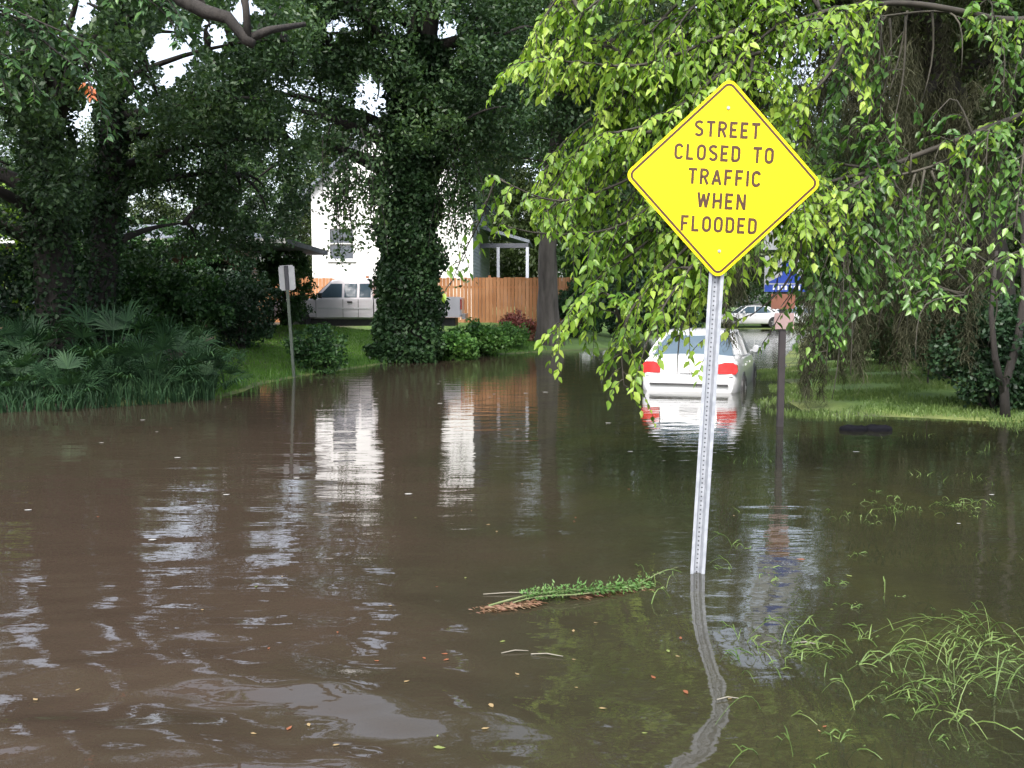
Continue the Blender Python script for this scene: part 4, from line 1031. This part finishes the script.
# boughs further right, with leaves of a darker green
st = []
MP = [tuple(P(*p)) for p in ((1100, 40, 7.6), (1010, 20, 7.6), (930, 10, 7.6), (860, 20, 7.6), (1060, 130, 7.7), (1000, 130, 7.7), (930, 170, 7.7), (870, 180, 7.7), (1050, 240, 7.7), (990, 260, 7.7), (840, 220, 7.6), (840, 120, 7.5), (820, 280, 7.6))]
st2 = [([hub, P(1060, 130, 7.7), P(1000, 130, 7.7), P(930, 170, 7.7), P(870, 180, 7.7), P(840, 220, 7.6)], .03), ([hub2, P(1100, 40, 7.6), P(1010, 20, 7.6), P(930, 10, 7.6), P(860, 20, 7.6)], .03),
       ([hub, P(1050, 240, 7.7), P(990, 260, 7.7), P(960, 300, 7.7)], .025)]
st += st2
MP = dense([pl[1:] for pl, _ in st2])
def limb2(h_, pts, r0):
    q = [P(*p) for p in pts[-2:]]; h0 = min(MP, key=lambda p: (p - q[0]).length + rs.random() * .35)
    st.append(([h0] + q, r0 * .45))
for k in range(46):
    x = rs.uniform(800, 1030); y = rs.uniform(-20, 300)
    if 860 < x < 960 and y < 180: y += 40
    limb2(hub, [(x + 70, y - 120, 7.4), (x + 30, y - 50, 7.6 + rs.uniform(-.4, .4)), (x, y, 7.7), (x - 16, y + rs.uniform(30, 70), 7.7)], .02)
for x, y in ((842, 300), (850, 335), (835, 360), (825, 330), (905, 290), (915, 320), (800, 260), (812, 300), (985, 140), (960, 30), (1005, 60), (1015, 200), (990, 0), (880, 10), (1010, 260)):
    limb2(hub if y > 100 else hub2, [(x + 90, y - 150, 7.2), (x + 40, y - 70, 7.3), (x + 4, y - 20, 7.4), (x, y + 40, 7.4)], .016)
n2 = leafy(ht, st, 32, .080, 'mid_leaf', 'twig_mid', twl=(.22, .48), step=.10, lstep=.034, name='darker_leaves', droop=.8, keep=lambda p: clear(p) and 306 - (p.z - 1.5) / p.y * F < (375 if p.x / p.y * F + 512 < 850 else 318))
# thin leafy strand in front of the blue sign and the far cars, and the tip by the ivy tree
st = []
limb2(hub, [(850, 180, 7.6), (806, 230, 7.6), (800, 280, 7.6), (782, 310, 7.6), (768, 340, 7.6)], .012)
for x_, y_ in ((790, 200), (805, 240), (775, 235), (815, 280), (798, 270), (830, 250), (772, 262)):
    limb2(hub, [(x_ + 20, y_ - 30, 7.7), (x_ + 4, y_, 7.7), (x_, y_ + 34, 7.7)], .01)
limb2(hub, [(850, 200, 7.8), (815, 260, 7.8), (822, 320, 7.8), (818, 370, 7.8)], .012)
leafy(ht, st, 33, .075, 'mid_leaf', 'twig_mid', twl=(.12, .25), step=.12, lstep=.045, name='strand_leaves')
st = []
st.append(([P(497, 182, 7.0), P(478, 225, 7.2), P(462, 258, 7.4), P(452, 285, 7.5)], .006))
leafy(ht, st, 34, .08, 'bright_leaf', 'twig', twl=(.1, .25), step=.10, lstep=.04, name='strand_leaves')
print('leaves', n1, n2)

# overhanging oak twig, upper left foreground
ol = empty('overhanging_oak', Vector((-7.5, 8.2, H(-7.5, 8.2)))); tag(ol, 'foreground oak bough with larger leaves hanging into the upper left corner', 'tree')
b = MB(); b.tube([(0, 0, -.5), (0, 0, 2), (.2, 0, 5), (.5, .2, 8)], [.32, .26, .2, .12], 12, rough=.1); b.build('trunk', M['bark'], ol, smooth=True)
h_ = Vector((-7.3, 8.2, 5)); h2_ = Vector((-7.0, 8.4, 7.4)); st = []
for k in range(15):
    x = rs.uniform(-30, 170); y = rs.uniform(-50, 95)
    st.append(([h_ if y > 10 else h2_] + [P(x - 110, y - 50, 8.6), P(x - 30, y - 14, 8.8), P(x, y, 8.8), P(x + 16, y + 30, 8.8)], .02))
st.append(([h_, P(20, 20, 8.8), P(90, 80, 8.8), P(112, 130, 8.8)], .02)); st.append(([h2_, P(60, -50, 9), P(140, -20, 9), P(176, 14, 9)], .02))
leafy(ol, st, 41, .095, 'mid_leaf2' if 'mid_leaf2' in M else 'shrub_leaf', 'bark', twl=(.2, .5), step=.10, lstep=.035, droop=.5)
st = [([P(88, 80, 8.6), P(90, 88, 8.55), P(94, 96, 8.5)], .004)]
leafy(ol, st, 42, .07, 'orange_leaf', 'bark', twl=(.05, .09), step=.05, lstep=.03, name='withered_leaves')
# dark crooked bough crossing the top at the left
b = MB(); pb_ = Vector(ol.location)
b.tube([p - pb_ for p in [P(120, -60, 11), P(182, 0, 11), P(205, 12, 11), P(228, 18, 11), P(246, 40, 11), P(254, 44, 11)]], [.10, .085, .078, .07, .065, .055], 9, rough=.3)
b.tube([p - pb_ for p in [P(246, 40, 11), P(270, 30, 11.2), P(305, 24, 11.5)]], [.06, .05, .03], 7, rough=.2)
b.tube([p - pb_ for p in [P(248, 40, 11), P(246, 10, 11), P(240, -40, 11)]], [.05, .045, .04], 7, rough=.2)
b.build('bough', M['bark'], ol, smooth=True)

# ------------------------------------------------------------------ shrubs
def sh(name, label, px, D, rx, ry, hz, n, leaf, lm, seed, **k): return shrub(name, label, on_ground(px, D), rx, ry, hz, n, leaf, lm, seed=seed, **k)
sh('bush', 'round leafy green bush at the water edge beside the small white sign', 319, 19.8, .62, .5, .98, 60, (.09, .06), 'shrub_leaf', 51)
sh('bush', 'dark clipped hedge bush on the lawn in front of the bungalow porch', 238, 21.5, 1.0, .8, 1.75, 130, (.10, .06), 'dark_shrub', 52)
sh('bush', 'tall leafy bush hiding the hood of the silver pickup', 287, 27.2, .9, .7, 2.6, 150, (.11, .06), 'shrub_leaf', 53)
sh('bush', 'green leafy bush in front of the brick wall, left of the dark hedge', 186, 20.5, 1.1, .7, 1.9, 120, (.12, .07), 'shrub_leaf', 54)
sh('bush', 'mid green bush between the slim oak trunk and the brick wall', 138, 19.5, 1.2, .7, 2.0, 130, (.12, .07), 'shrub_leaf', 55)
sh('bush', 'tall yellow green bush at the left edge behind the thick oak', 8, 19.5, 1.1, .8, 3.3, 160, (.12, .08), 'yellow_shrub', 56)
sh('bush', 'dark bush filling the left edge behind the palmettos', 0, 15.5, 1.2, .8, 1.9, 120, (.10, .06), 'dark_shrub', 57)
sh('bush', 'dark low bush between the two ivy covered oak trunks', 80, 18.5, .8, .6, 1.8, 90, (.10, .06), 'dark_shrub', 58)
sh('bush', 'dark green vine tangle at the foot of the massive ivy trunk', 400, 23.6, .9, .4, .5, 60, (.12, .08), 'ivy_leaf', 59)
sh('bush', 'mid green bush right of the ivy trunk below the rear of the pickup', 452, 24.8, .7, .5, .8, 70, (.13, .08), 'green_shrub', 60)
sh('bush', 'broad green bush on the point of the left bank in front of the orange fence', 480, 27.0, .9, .6, .85, 90, (.14, .08), 'green_shrub', 61)
sh('bush', 'low grassy green bush at the tip of the left bank beside the red shrub', 503, 29.2, .7, .6, .65, 60, (.14, .05), 'green_shrub', 62)
sh('red_shrub', 'small red leaved shrub at the foot of the orange fence', 516, 31.6, .65, .5, .95, 60, (.12, .08), 'red_leaf', 63)
sh('bush', 'pale grey green weeping bush right of the leaning trunk by the fence end', 578, 33.4, .9, .6, 2.1, 110, (.20, .05), 'palm', 64, droop=.8)
sh('bush', 'dark bush on the far bank behind the lowest bright leaves', 625, 37, 2.2, 1.0, 2.6, 150, (.18, .1), 'dark_shrub', 65)
sh('bush', 'dark bush at the street edge behind the white saloon car', 668, 43, 2.2, 1.2, 3.2, 150, (.2, .11), 'dark_shrub', 66)
sh('bush', 'large dark bush standing at the water edge on the right', 1003, 12.4, .92, .6, 1.5, 200, (.075, .05), 'dark_shrub', 67, stems=12)
sh('bush', 'tall black green bush under the moss at the right edge', 985, 16.2, 1.7, .9, 2.4, 260, (.09, .06), 'dark_shrub', 68, stems=10)
sh('bush', 'bluish green bush at the back of the right lawn, left of centre', 884, 20.5, .75, .6, 1.7, 110, (.10, .06), 'shrub_leaf', 69)
sh('bush', 'mid green bush at the back of the right lawn beside the moss', 930, 21.5, 1.1, .7, 2.3, 160, (.10, .06), 'shrub_leaf', 70)
sh('bush', 'leafy bush between the blue sign and the right lawn', 838, 23.5, .8, .7, 1.5, 100, (.11, .07), 'shrub_leaf', 71)
sh('bush', 'tall green bush behind the back of the right lawn', 870, 28, 2.0, 1.0, 4.0, 220, (.14, .08), 'shrub_leaf', 72)
sh('bush', 'broad bush behind the dark right edge bush', 1060, 19, 2.0, 1.2, 4.0, 220, (.12, .07), 'dark_shrub', 73)
sh('bush', 'tall dark bush right of the street beyond the lawn', 905, 34, 3.2, 1.5, 5.0, 220, (.2, .11), 'dark_shrub', 74)
sh('bush', 'tall green bush against the brick wall in the gap between oak trunk and porch', 168, 23.6, 1.6, .5, 2.9, 150, (.13, .07), 'shrub_leaf', 81)
sh('bush', 'tall dark bush beside the porch of the brick bungalow behind the clipped hedge', 232, 23.5, .8, .45, 2.7, 90, (.12, .07), 'dark_shrub', 82)
sh('bush', 'tall green bush beyond the slim oak trunk at the left end of the brick wall', 112, 23.2, 1.0, .5, 3.3, 120, (.13, .07), 'shrub_leaf', 83)
# thin sapling on the right lawn and crooked stem at the far right
sp1 = empty('sapling', on_ground(929, 15.2)); tag(sp1, 'thin bare sapling stem standing on the right lawn', 'sapling')
b = MB(); b.tube([(0, 0, -.1), (.02, 0, .6), (.0, 0, 1.2), (.05, 0, 2.2)], [.018, .015, .012, .006], 6); b.tube([(0, 0, 1.1), (-.2, 0, 1.6), (-.3, 0, 2.0)], [.008, .006, .004], 5); b.build('stem', M['bark'], sp1)
cs = empty('crooked_tree', on_ground(1010, 11.8)); tag(cs, 'bare crooked double stem leaning at the right edge beside the dark bush', 'tree')
b = MB(); b.tube([(0, 0, -.2), (-.05, 0, .4), (.1, 0, 1.0), (.22, .1, 1.7), (.2, .2, 2.8), (.35, .2, 4.2)], [.07, .055, .05, .045, .035, .02], 9, rough=.2)
b.tube([(-.05, 0, .3), (-.22, -.05, .8), (-.3, -.05, 1.4), (-.24, 0, 2.2)], [.045, .04, .03, .02], 8, rough=.2); b.build('trunk', M['bark'], cs, smooth=True)

# ------------------------------------------------------------------ palmettos
def palmetto(seed, label):
    r_ = random.Random(seed); root = empty('palmetto', (0, 0, 0)); tag(root, label, 'palmetto', 'palmettos along the left bank')
    st_ = MB(); V = []; n0 = 0; FV = []
    for k in range(15):
        az = 2 * math.pi * k / 15 + r_.uniform(-.3, .3); el = r_.uniform(.35, 1.35); ln = r_.uniform(.45, .85)
        d = Vector((math.cos(az) * math.cos(el), math.sin(az) * math.cos(el), math.sin(el))); q = bez(Vector((0, 0, .02)), d * ln * .6 + Vector((0, 0, .08)), d * ln, 5)
        st_.tube(q, .007, 4, cap=False)
        tip = q[-1]; td = (q[-1] - q[-2]).normalized(); sd_ = td.cross(Vector((0, 0, 1))).normalized(); up_ = sd_.cross(td)
        for j in range(17):
            a = math.radians(-80 + 160 * j / 16); bl = r_.uniform(.38, .55) * (1 - .25 * abs(j - 8) / 8)
            dd = (td * math.cos(a) + sd_ * math.sin(a) + up_ * r_.uniform(-.05, .15)).normalized(); ww = dd.cross(up_).normalized() * .012
            m_ = tip + dd * bl * .55; e = tip + dd * bl + Vector((0, 0, -bl * r_.uniform(.12, .42)))
            V += [tip - ww * .4, tip + ww * .4, m_ + ww, e, m_ - ww]; FV += [n0, n0 + 1, n0 + 2, n0 + 4, n0 + 4, n0 + 2, n0 + 3]; n0 += 5
    st_.build('stalk', M['palm'], root)
    np_mesh('frond', np.array([tuple(v) for v in V]), np.array(FV), np.tile([4, 3], n0 // 5), M['palm'], root)
    return root
pa, pb2 = palmetto(1, ''), palmetto(2, '')
pal = [(12, 13.0, .95, 'leftmost palmetto low at the water edge'), (22, 13.9, 1.25, 'bluish palmetto fan standing at the left edge behind the lowest one'), (66, 13.0, 1.0, 'bright palmetto at the water edge below the two oak trunks'),
       (110, 14.4, 1.6, 'largest palmetto, tall fan beside the slim oak trunk'), (48, 15.2, 1.2, 'palmetto half hidden at the foot of the thick oak trunk'), (150, 13.9, 1.15, 'palmetto at the water edge in the middle of the row'),
       (178, 14.6, 1.45, 'tall palmetto right of the middle with upright fans'), (202, 14.3, 1.25, 'drooping palmetto near the right end of the row'), (224, 15.2, 1.1, 'rightmost palmetto beside the bright lawn'),
       (128, 15.6, 1.3, 'palmetto behind the middle of the row'), (192, 16.2, 1.3, 'palmetto behind the right end of the row in front of the brick wall'), (85, 14.0, .9, 'small palmetto between the bright one and the largest one'),
       (-30, 13.2, 1.2, 'palmetto cut by the left frame edge'), (298, 24.0, .6, 'small palmetto on the lawn behind the small white sign')]
for i, (px, D, s, lab) in enumerate(pal):
    o = pa if i == 0 else pb2 if i == 1 else copy_tree((pa, pb2)[i % 2])
    o.location = on_ground(px, D); o.location.z = max(o.location.z, -.05); s *= .86 if px < 190 else .68; o.scale = (s, s, s); o.rotation_euler = (0, 0, i * 1.1); o['label'] = lab

# ------------------------------------------------------------------ lawns and weeds
def grass(name, pts, hgt, wid, lm, seed, label, cat='grass', lean=.5):
    rng = np.random.default_rng(seed); n = len(pts)
    a = rng.uniform(0, 6.28, n); h = (hgt * rng.uniform(.4, 1.3, n))[:, None]; ln = rng.uniform(.1, 1, (n, 1)) * lean
    dr = np.stack([np.cos(a), np.sin(a), np.zeros(n)], 1); b_ = rng.uniform(0, 6.28, n); sd_ = np.stack([np.cos(b_), np.sin(b_), np.zeros(n)], 1) * (wid / 2)
    up = np.array([0, 0, 1.0]); m_ = pts + up * h * .6 + dr * h * ln * .35; t = pts + up * h * (1 - ln * .35) + dr * h * ln
    V = np.stack([pts - sd_, pts + sd_, m_ + sd_ * .8, m_ - sd_ * .8, t], 1).reshape(-1, 3)
    b = (np.arange(n) * 5)[:, None]; FV = np.concatenate([b + np.array([[0, 1, 2, 3]]), b + np.array([[3, 2, 4]])], 1).ravel()
    o = np_mesh(name, V, FV, np.tile([4, 3], n), M[lm]); tag(o, label, cat, kind='stuff'); return o
def patchy_(X, Y): return (np.sin(X * 1.1 + Y * .6) + np.sin(Y * 1.7 - X * .8 + 1)) > .2
def scatter(n, x0, x1, y0, y1, seed, cond):
    rng = np.random.default_rng(seed); X = rng.uniform(x0, x1, n); Y = rng.uniform(y0, y1, n); Z = height(X, Y); k = cond(X, Y, Z)
    return np.stack([X[k], Y[k], Z[k] - .01], 1)
grass('lawn_grass', scatter(150000, -9, 1, 13, 31, 1, lambda X, Y, Z: (Z > .02) & (sdist(X, Y, LEFT) > 0) & (X / Y > -.335)), .07, .014, 'grass', 2, 'short bright green lawn grass on the left bank')
grass('lawn_grass', scatter(150000, 3.5, 12, 10.5, 22, 3, lambda X, Y, Z: (Z > -.03) & (sdist(X, Y, RIGHT) > -.8) & (np.random.default_rng(5).uniform(0, 1, len(X)) < .35 + 2.2 * np.clip(Z, 0, 1) + .5 * (np.sin(X * 2.3 + Y) + np.sin(Y * 3.1 - X)))), .075, .014, 'lawn_r', 4, 'green grass of the low lawn on the right with drowned edge')
grass('bank_grass', scatter(9000, -9, 1.0, 12, 32, 5, lambda X, Y, Z: (Z > -.06) & (Z < .10) & (X > -4.9) & (sdist(X, Y, LEFT) > -.35)), .22, .016, 'green_shrub', 6, 'longer ragged grass along the left water edge')
rgb_ = scatter(15000, -11, -4.3, 12.3, 17, 15, lambda X, Y, Z: (sdist(X, Y, LEFT) > -.25) & (X / Y < -.335))
grass('undergrowth', rgb_, .32, .022, 'palm', 16, 'dark tangled undergrowth and sedge between the palmettos on the left bank', 'undergrowth', .8)
rgf = scatter(160, -7, 9, 5, 20, 17, lambda X, Y, Z: (np.abs(X) < .6 * Y) & (Z < -.02) & (patchy_(X, Y)))
b = MB()
for x_, y_, z_ in rgf:
    r0_ = rnd.uniform(.006, .016) * (1 + y_ / 14); b.add([(x_ + r0_ * 1.5 * math.cos(t * 1.047), y_ + r0_ * math.sin(t * 1.047), .007 + wave_z(x_, y_)) for t in range(6)], [tuple(range(6))])
tag(b.build('foam_flecks', mat('foam', (.35,.35,.33), (.28,.28,.27), 5, .5)), 'tiny pale flecks and bubbles drifting on the floodwater', 'flecks', kind='stuff')
# submerged and emerging verge grass on the right
rg = np.random.default_rng(8)
def patchy(X, Y, th, sc=1.3): return (np.sin(X * sc * 2.1 + Y * 1.3) + np.sin(Y * sc * 2.7 - X * .8 + 1) + np.sin((X + Y) * sc * 1.1 + 2)) > th
grass('drowned_grass', scatter(42000, .5, 7, 2.2, 11, 9, lambda X, Y, Z: (X > .9 + .2 * np.sin(Y * 2)) & patchy(X, Y, .2)), .075, .010, 'weed', 10, 'drowned verge grass showing dimly through the shallow water', lean=1.2)
grass('drowned_grass', scatter(5200, 1.5, 9, 4.4, 10.5, 11, lambda X, Y, Z: (X / Y > .25) & patchy(X, Y, 1.2, 2.0)), .16, .009, 'weed', 12, 'scattered grass tips pricking out of the water beyond the weeds', lean=.9)

# arching weed stalks: each built as bent ribbons; nobody could count them
def weeds(name, roots, seed, label):
    r_ = random.Random(seed); mb = MB()
    for (x, y, sc_) in roots:
        for k in range(r_.randint(2, 5)):
            az = r_.uniform(0, 6.28); ln = r_.uniform(.12, .40) * sc_; reach = r_.uniform(.4, 1.2) * ln; d = Vector((math.cos(az), math.sin(az) * .7, 0))
            a = Vector((x + r_.gauss(0, .03), y + r_.gauss(0, .03), -.08)); hh = ln * r_.uniform(.25, .75) + .04
            e = a + d * reach * 1.4 + Vector((0, 0, max(.02, hh - reach * .9))) ; m_ = a + d * reach * .35 + Vector((0, 0, hh * 1.35))
            q = bez(a, m_, e, 9); wd = r_.uniform(.0014, .0036)
            mb.tube(q, [wd * (1 - .08 * i) for i in range(9)], 3, cap=False)
            for t in range(r_.randint(0, 3)):
                i = r_.randint(3, 7); aa = az + r_.uniform(-1.5, 1.5); dd = Vector((math.cos(aa), math.sin(aa), r_.uniform(.1, 1.1))).normalized(); l2 = r_.uniform(.04, .11) * sc_
                mb.tube([q[i], q[i] + dd * l2 * .6, q[i] + dd * l2 + Vector((0, 0, -.015))], [.003, .0028, .0008], 3, cap=False)
    o = mb.build(name, M['weed']); tag(o, label, 'weeds', kind='stuff'); return o
rr = random.Random(77); rts = []
for cx, cyy, n, sx, sy, s_ in ((860, 655, 6, 35, 10, .9), (905, 690, 5, 45, 12, .95), (930, 658, 5, 45, 12, .85), (990, 695, 5, 28, 22, 1.0), (800, 672, 4, 14, 6, .7), (950, 735, 6, 50, 18, .9), (870, 700, 4, 40, 10, .9), (870, 765, 6, 50, 6, .6),
                              (1000, 640, 10, 20, 18, .9), (760, 680, 3, 20, 20, .7), (750, 560, 3, 20, 14, .6), (655, 610, 4, 14, 20, .6)):
    for _ in range(n):
        X_ = rr.gauss(cx, sx); Y_ = min(775, rr.gauss(cyy, sy)); D = CAMH * F / max(40, (Y_ - 306)); rts.append(((X_ - 512) / F * D, D, s_))
weeds('water_weeds', rts, 5, 'pale green arching weeds growing out of the water at the lower right')
rts = []
for cx, cyy, n, sx, sy in ((865, 510, 10, 22, 6), (960, 512, 24, 38, 8), (830, 590, 6, 40, 14), (900, 610, 6, 40, 10)):
    for _ in range(n):
        X_ = rr.gauss(cx, sx); Y_ = rr.gauss(cyy, sy); D = CAMH * F / (Y_ - 306); rts.append(((X_ - 512) / F * D, D, .45))
weeds('water_weeds', rts, 6, 'small weed tips breaking the water beyond the arching weeds')

# ------------------------------------------------------------------ things afloat
def wz(x, y): return float(wave_z(np.array([x]), np.array([y]))[0])
def wpt(px, py): D = CAMH * F / (py - 306); return Vector(((px - 512) / F * D, D, 0))
a, e = wpt(488, 614), wpt(652, 592)
fb_ = empty('floating_branch', a); tag(fb_, 'leafy green weed branch floating on the water left of the sign post', 'floating branch')
b = MB(); q = [ (a.lerp(e, t) - a) + Vector((0, .03 * math.sin(t * 7), .006 + .028 * math.sin(t * 3.0))) for t in [i / 14 for i in range(15)]]
b.tube(q, [.006 * (1.1 - i / 16) for i in range(15)], 6); b.tube([q[13], q[14] + Vector((.08, .1, .03)), q[14] + Vector((.2, .2, .03))], [.003, .002, .001], 5)
b.tube([p + Vector((0, -.045 + .01 * math.sin(i), -.004)) for i, p in enumerate(q[2:])], .004, 5)
b.build('stem', mat('weed_stem', (.09,.12,.04), (.15,.17,.08), 12, .7), fb_)
Cs, Ds, Ns = [], [], []; r_ = random.Random(4)
for k in range(900):
    t = r_.uniform(.20, 1) ; p = q[min(13, int(t * 14))].lerp(q[min(14, int(t * 14) + 1)], (t * 14) % 1)
    dv = Vector((r_.gauss(.3, .5), r_.choice((-1, -1, 1)) * r_.uniform(.4, 1), r_.uniform(-.15, .55))).normalized()
    off = dv * r_.uniform(0, .055); c = p + off; c.z = max(.003, c.z); Cs.append(tuple(c)); Ds.append(tuple(dv)); Ns.append((r_.gauss(0, .5), r_.gauss(0, .5), 1))
n = len(Cs); L = np.random.default_rng(1).uniform(.014, .034, n)
V, FV, sz = leaf_shape(np.array(Cs), np.array(Ds), np.array(Ns), L, L * .33); np_mesh('leaves', V, FV, sz, M['frond_green'], fb_)
Cs, Ds, Ns = [], [], []
for k in range(420):
    t = r_.uniform(-.03, .26) if k % 3 else r_.uniform(.5, .95); p = a.lerp(e, t) - a
    Cs.append((p.x + r_.gauss(0, .03), p.y + r_.gauss(-.04, .022), r_.uniform(.001, .012))); aa = r_.gauss(0, .5); Ds.append((math.cos(aa), math.sin(aa), 0)); Ns.append((r_.gauss(0, .3), r_.gauss(0, .3), 1))
n = len(Cs); L = np.random.default_rng(2).uniform(.015, .05, n)
M['dead'] = leaf_mat('dead', [(.09,.045,.03), (.17,.09,.055), (.2,.15,.09)], 8, .2)
V, FV, sz = leaf_shape(np.array(Cs), np.array(Ds), np.array(Ns), L, L * .25); np_mesh('dead_needles', V, FV, sz, M['dead'], fb_)

# black half-sunk drifting thing by the right lawn
p = wpt(869, 431); fd = empty('drifting_mat', (p.x, p.y, 0)); tag(fd, 'flat black rubbery lump drifting in the water in front of the right lawn', 'debris')
b = MB()
for cx_, ln_, hh in ((-.15, .17, .055), (.14, .17, .06)):
    rings = []; n = 16
    vs = []; 
    for j, (t, z_) in enumerate(((1, -.04), (1, .02), (.93, hh * .8), (.7, hh), (.3, hh * .86))):
        vs += [(cx_ + math.cos(2 * math.pi * k / n) * ln_ * t, math.sin(2 * math.pi * k / n) * .13 * t * (1 + .1 * math.sin(3 * k)), z_ + .006 * math.sin(k * 1.7)) for k in range(n)]
    fs = [(j * n + k, j * n + (k + 1) % n, (j + 1) * n + (k + 1) % n, (j + 1) * n + k) for j in range(4) for k in range(n)] + [tuple(4 * n + k for k in range(n))]
    b.add(vs, fs)
b.build('rubber_slab', mat('black_rubber', (.004,.004,.006), (.008,.008,.011), 10, .9, spec=.1), fd, smooth=True)

# fallen leaves and straws on the water
def float_leaf(mkey, seed):
    L = np.array([.05]); V, FV, sz = leaf_shape(np.array([[0, 0, .002]]), np.array([[1.0, 0, 0]]), np.array([[0, .05, 1.0]]), L, L * .5)
    V[:, 2] = np.abs(V[:, 2]) * .5 + .002
    return np_mesh('fallen_leaf', V, FV, sz, M[mkey])
M['leaf_tan'] = leaf_mat('leaf_tan', [(.25,.18,.09), (.36,.28,.15)], 3, .2); M['leaf_rust'] = leaf_mat('leaf_rust', [(.2,.07,.035), (.27,.11,.055)], 3, .2); M['leaf_lime'] = leaf_mat('leaf_lime', [(.16,.2,.06), (.22,.27,.09)], 3, .2)
protos = [float_leaf(k, 1) for k in ('leaf_tan', 'leaf_rust', 'leaf_lime')]; used = [False] * 3
names = ('tan', 'rust red', 'lime green')
fixed = [(489, 722, 0, 1.1), (480, 748, 0, .8), (430, 765, 2, 1.2), (490, 528, 0, .9), (496, 535, 0, .8), (447, 670, 1, .8), (420, 668, 1, .7), (92, 520, 1, .7), (400, 697, 0, .7), (278, 742, 1, .9), (262, 657, 1, .6), (602, 720, 0, .8), (575, 640, 0, .8),
         (812, 565, 1, 1.5), (690, 700, 1, 1.1), (660, 688, 1, .9), (686, 650, 1, .8), (672, 660, 2, .9), (736, 712, 0, .8), (860, 583, 2, 1.1), (505, 650, 2, .8), (446, 665, 1, .8), (240, 745, 0, .7), (375, 672, 1, .6), (20, 712, 0, .8), (60, 702, 0, .6), (300, 735, 0, .8), (325, 760, 0, .7)]
for k in range(34):
    fixed.append((rr.uniform(150, 1010), 380 + 385 * rr.random() ** .8, rr.choice((0, 0, 1, 2)), rr.uniform(.35, .7)))
for i, (px, py, k, s_) in enumerate(fixed):
    p = wpt(px, py)
    if py < 400 and (px < 330 or px > 760): continue
    o = protos[k] if not used[k] else protos[k].copy()
    if used[k]: COL.objects.link(o)
    used[k] = True
    s_ *= .75
    o.location = (p.x, p.y, wz(p.x, p.y) + .003); o.scale = (s_,) * 3; o.rotation_euler = (0, 0, rr.uniform(0, 6.28))
    tag(o, names[k] + ' fallen leaf floating flat on the brown floodwater', 'leaf', names[k] + ' fallen leaves afloat on the floodwater')
r_ = random.Random(9)
for i, (px, py, ln, an) in enumerate(((510, 612 - 12, .28, .05), (515, 662, .12, .2), (548, 665, .14, -.2), (815, 655, .1, -.2), (736, 712, .09, .1))):
    p = wpt(px, py); b = MB(); d = Vector((math.cos(an), math.sin(an), 0))
    b.tube([-d * ln / 2 + Vector((0, 0, .003)), Vector((0, .008, .008)), d * ln / 2 + Vector((0, 0, .004))], [.0025, .003, .0015], 5)
    o = b.build('floating_straw', M['twig_pale'], loc=(p.x, p.y, wz(p.x, p.y) + .002)); tag(o, 'pale thin straw floating on the floodwater near the sign post', 'straw', 'pale straws afloat on the floodwater')
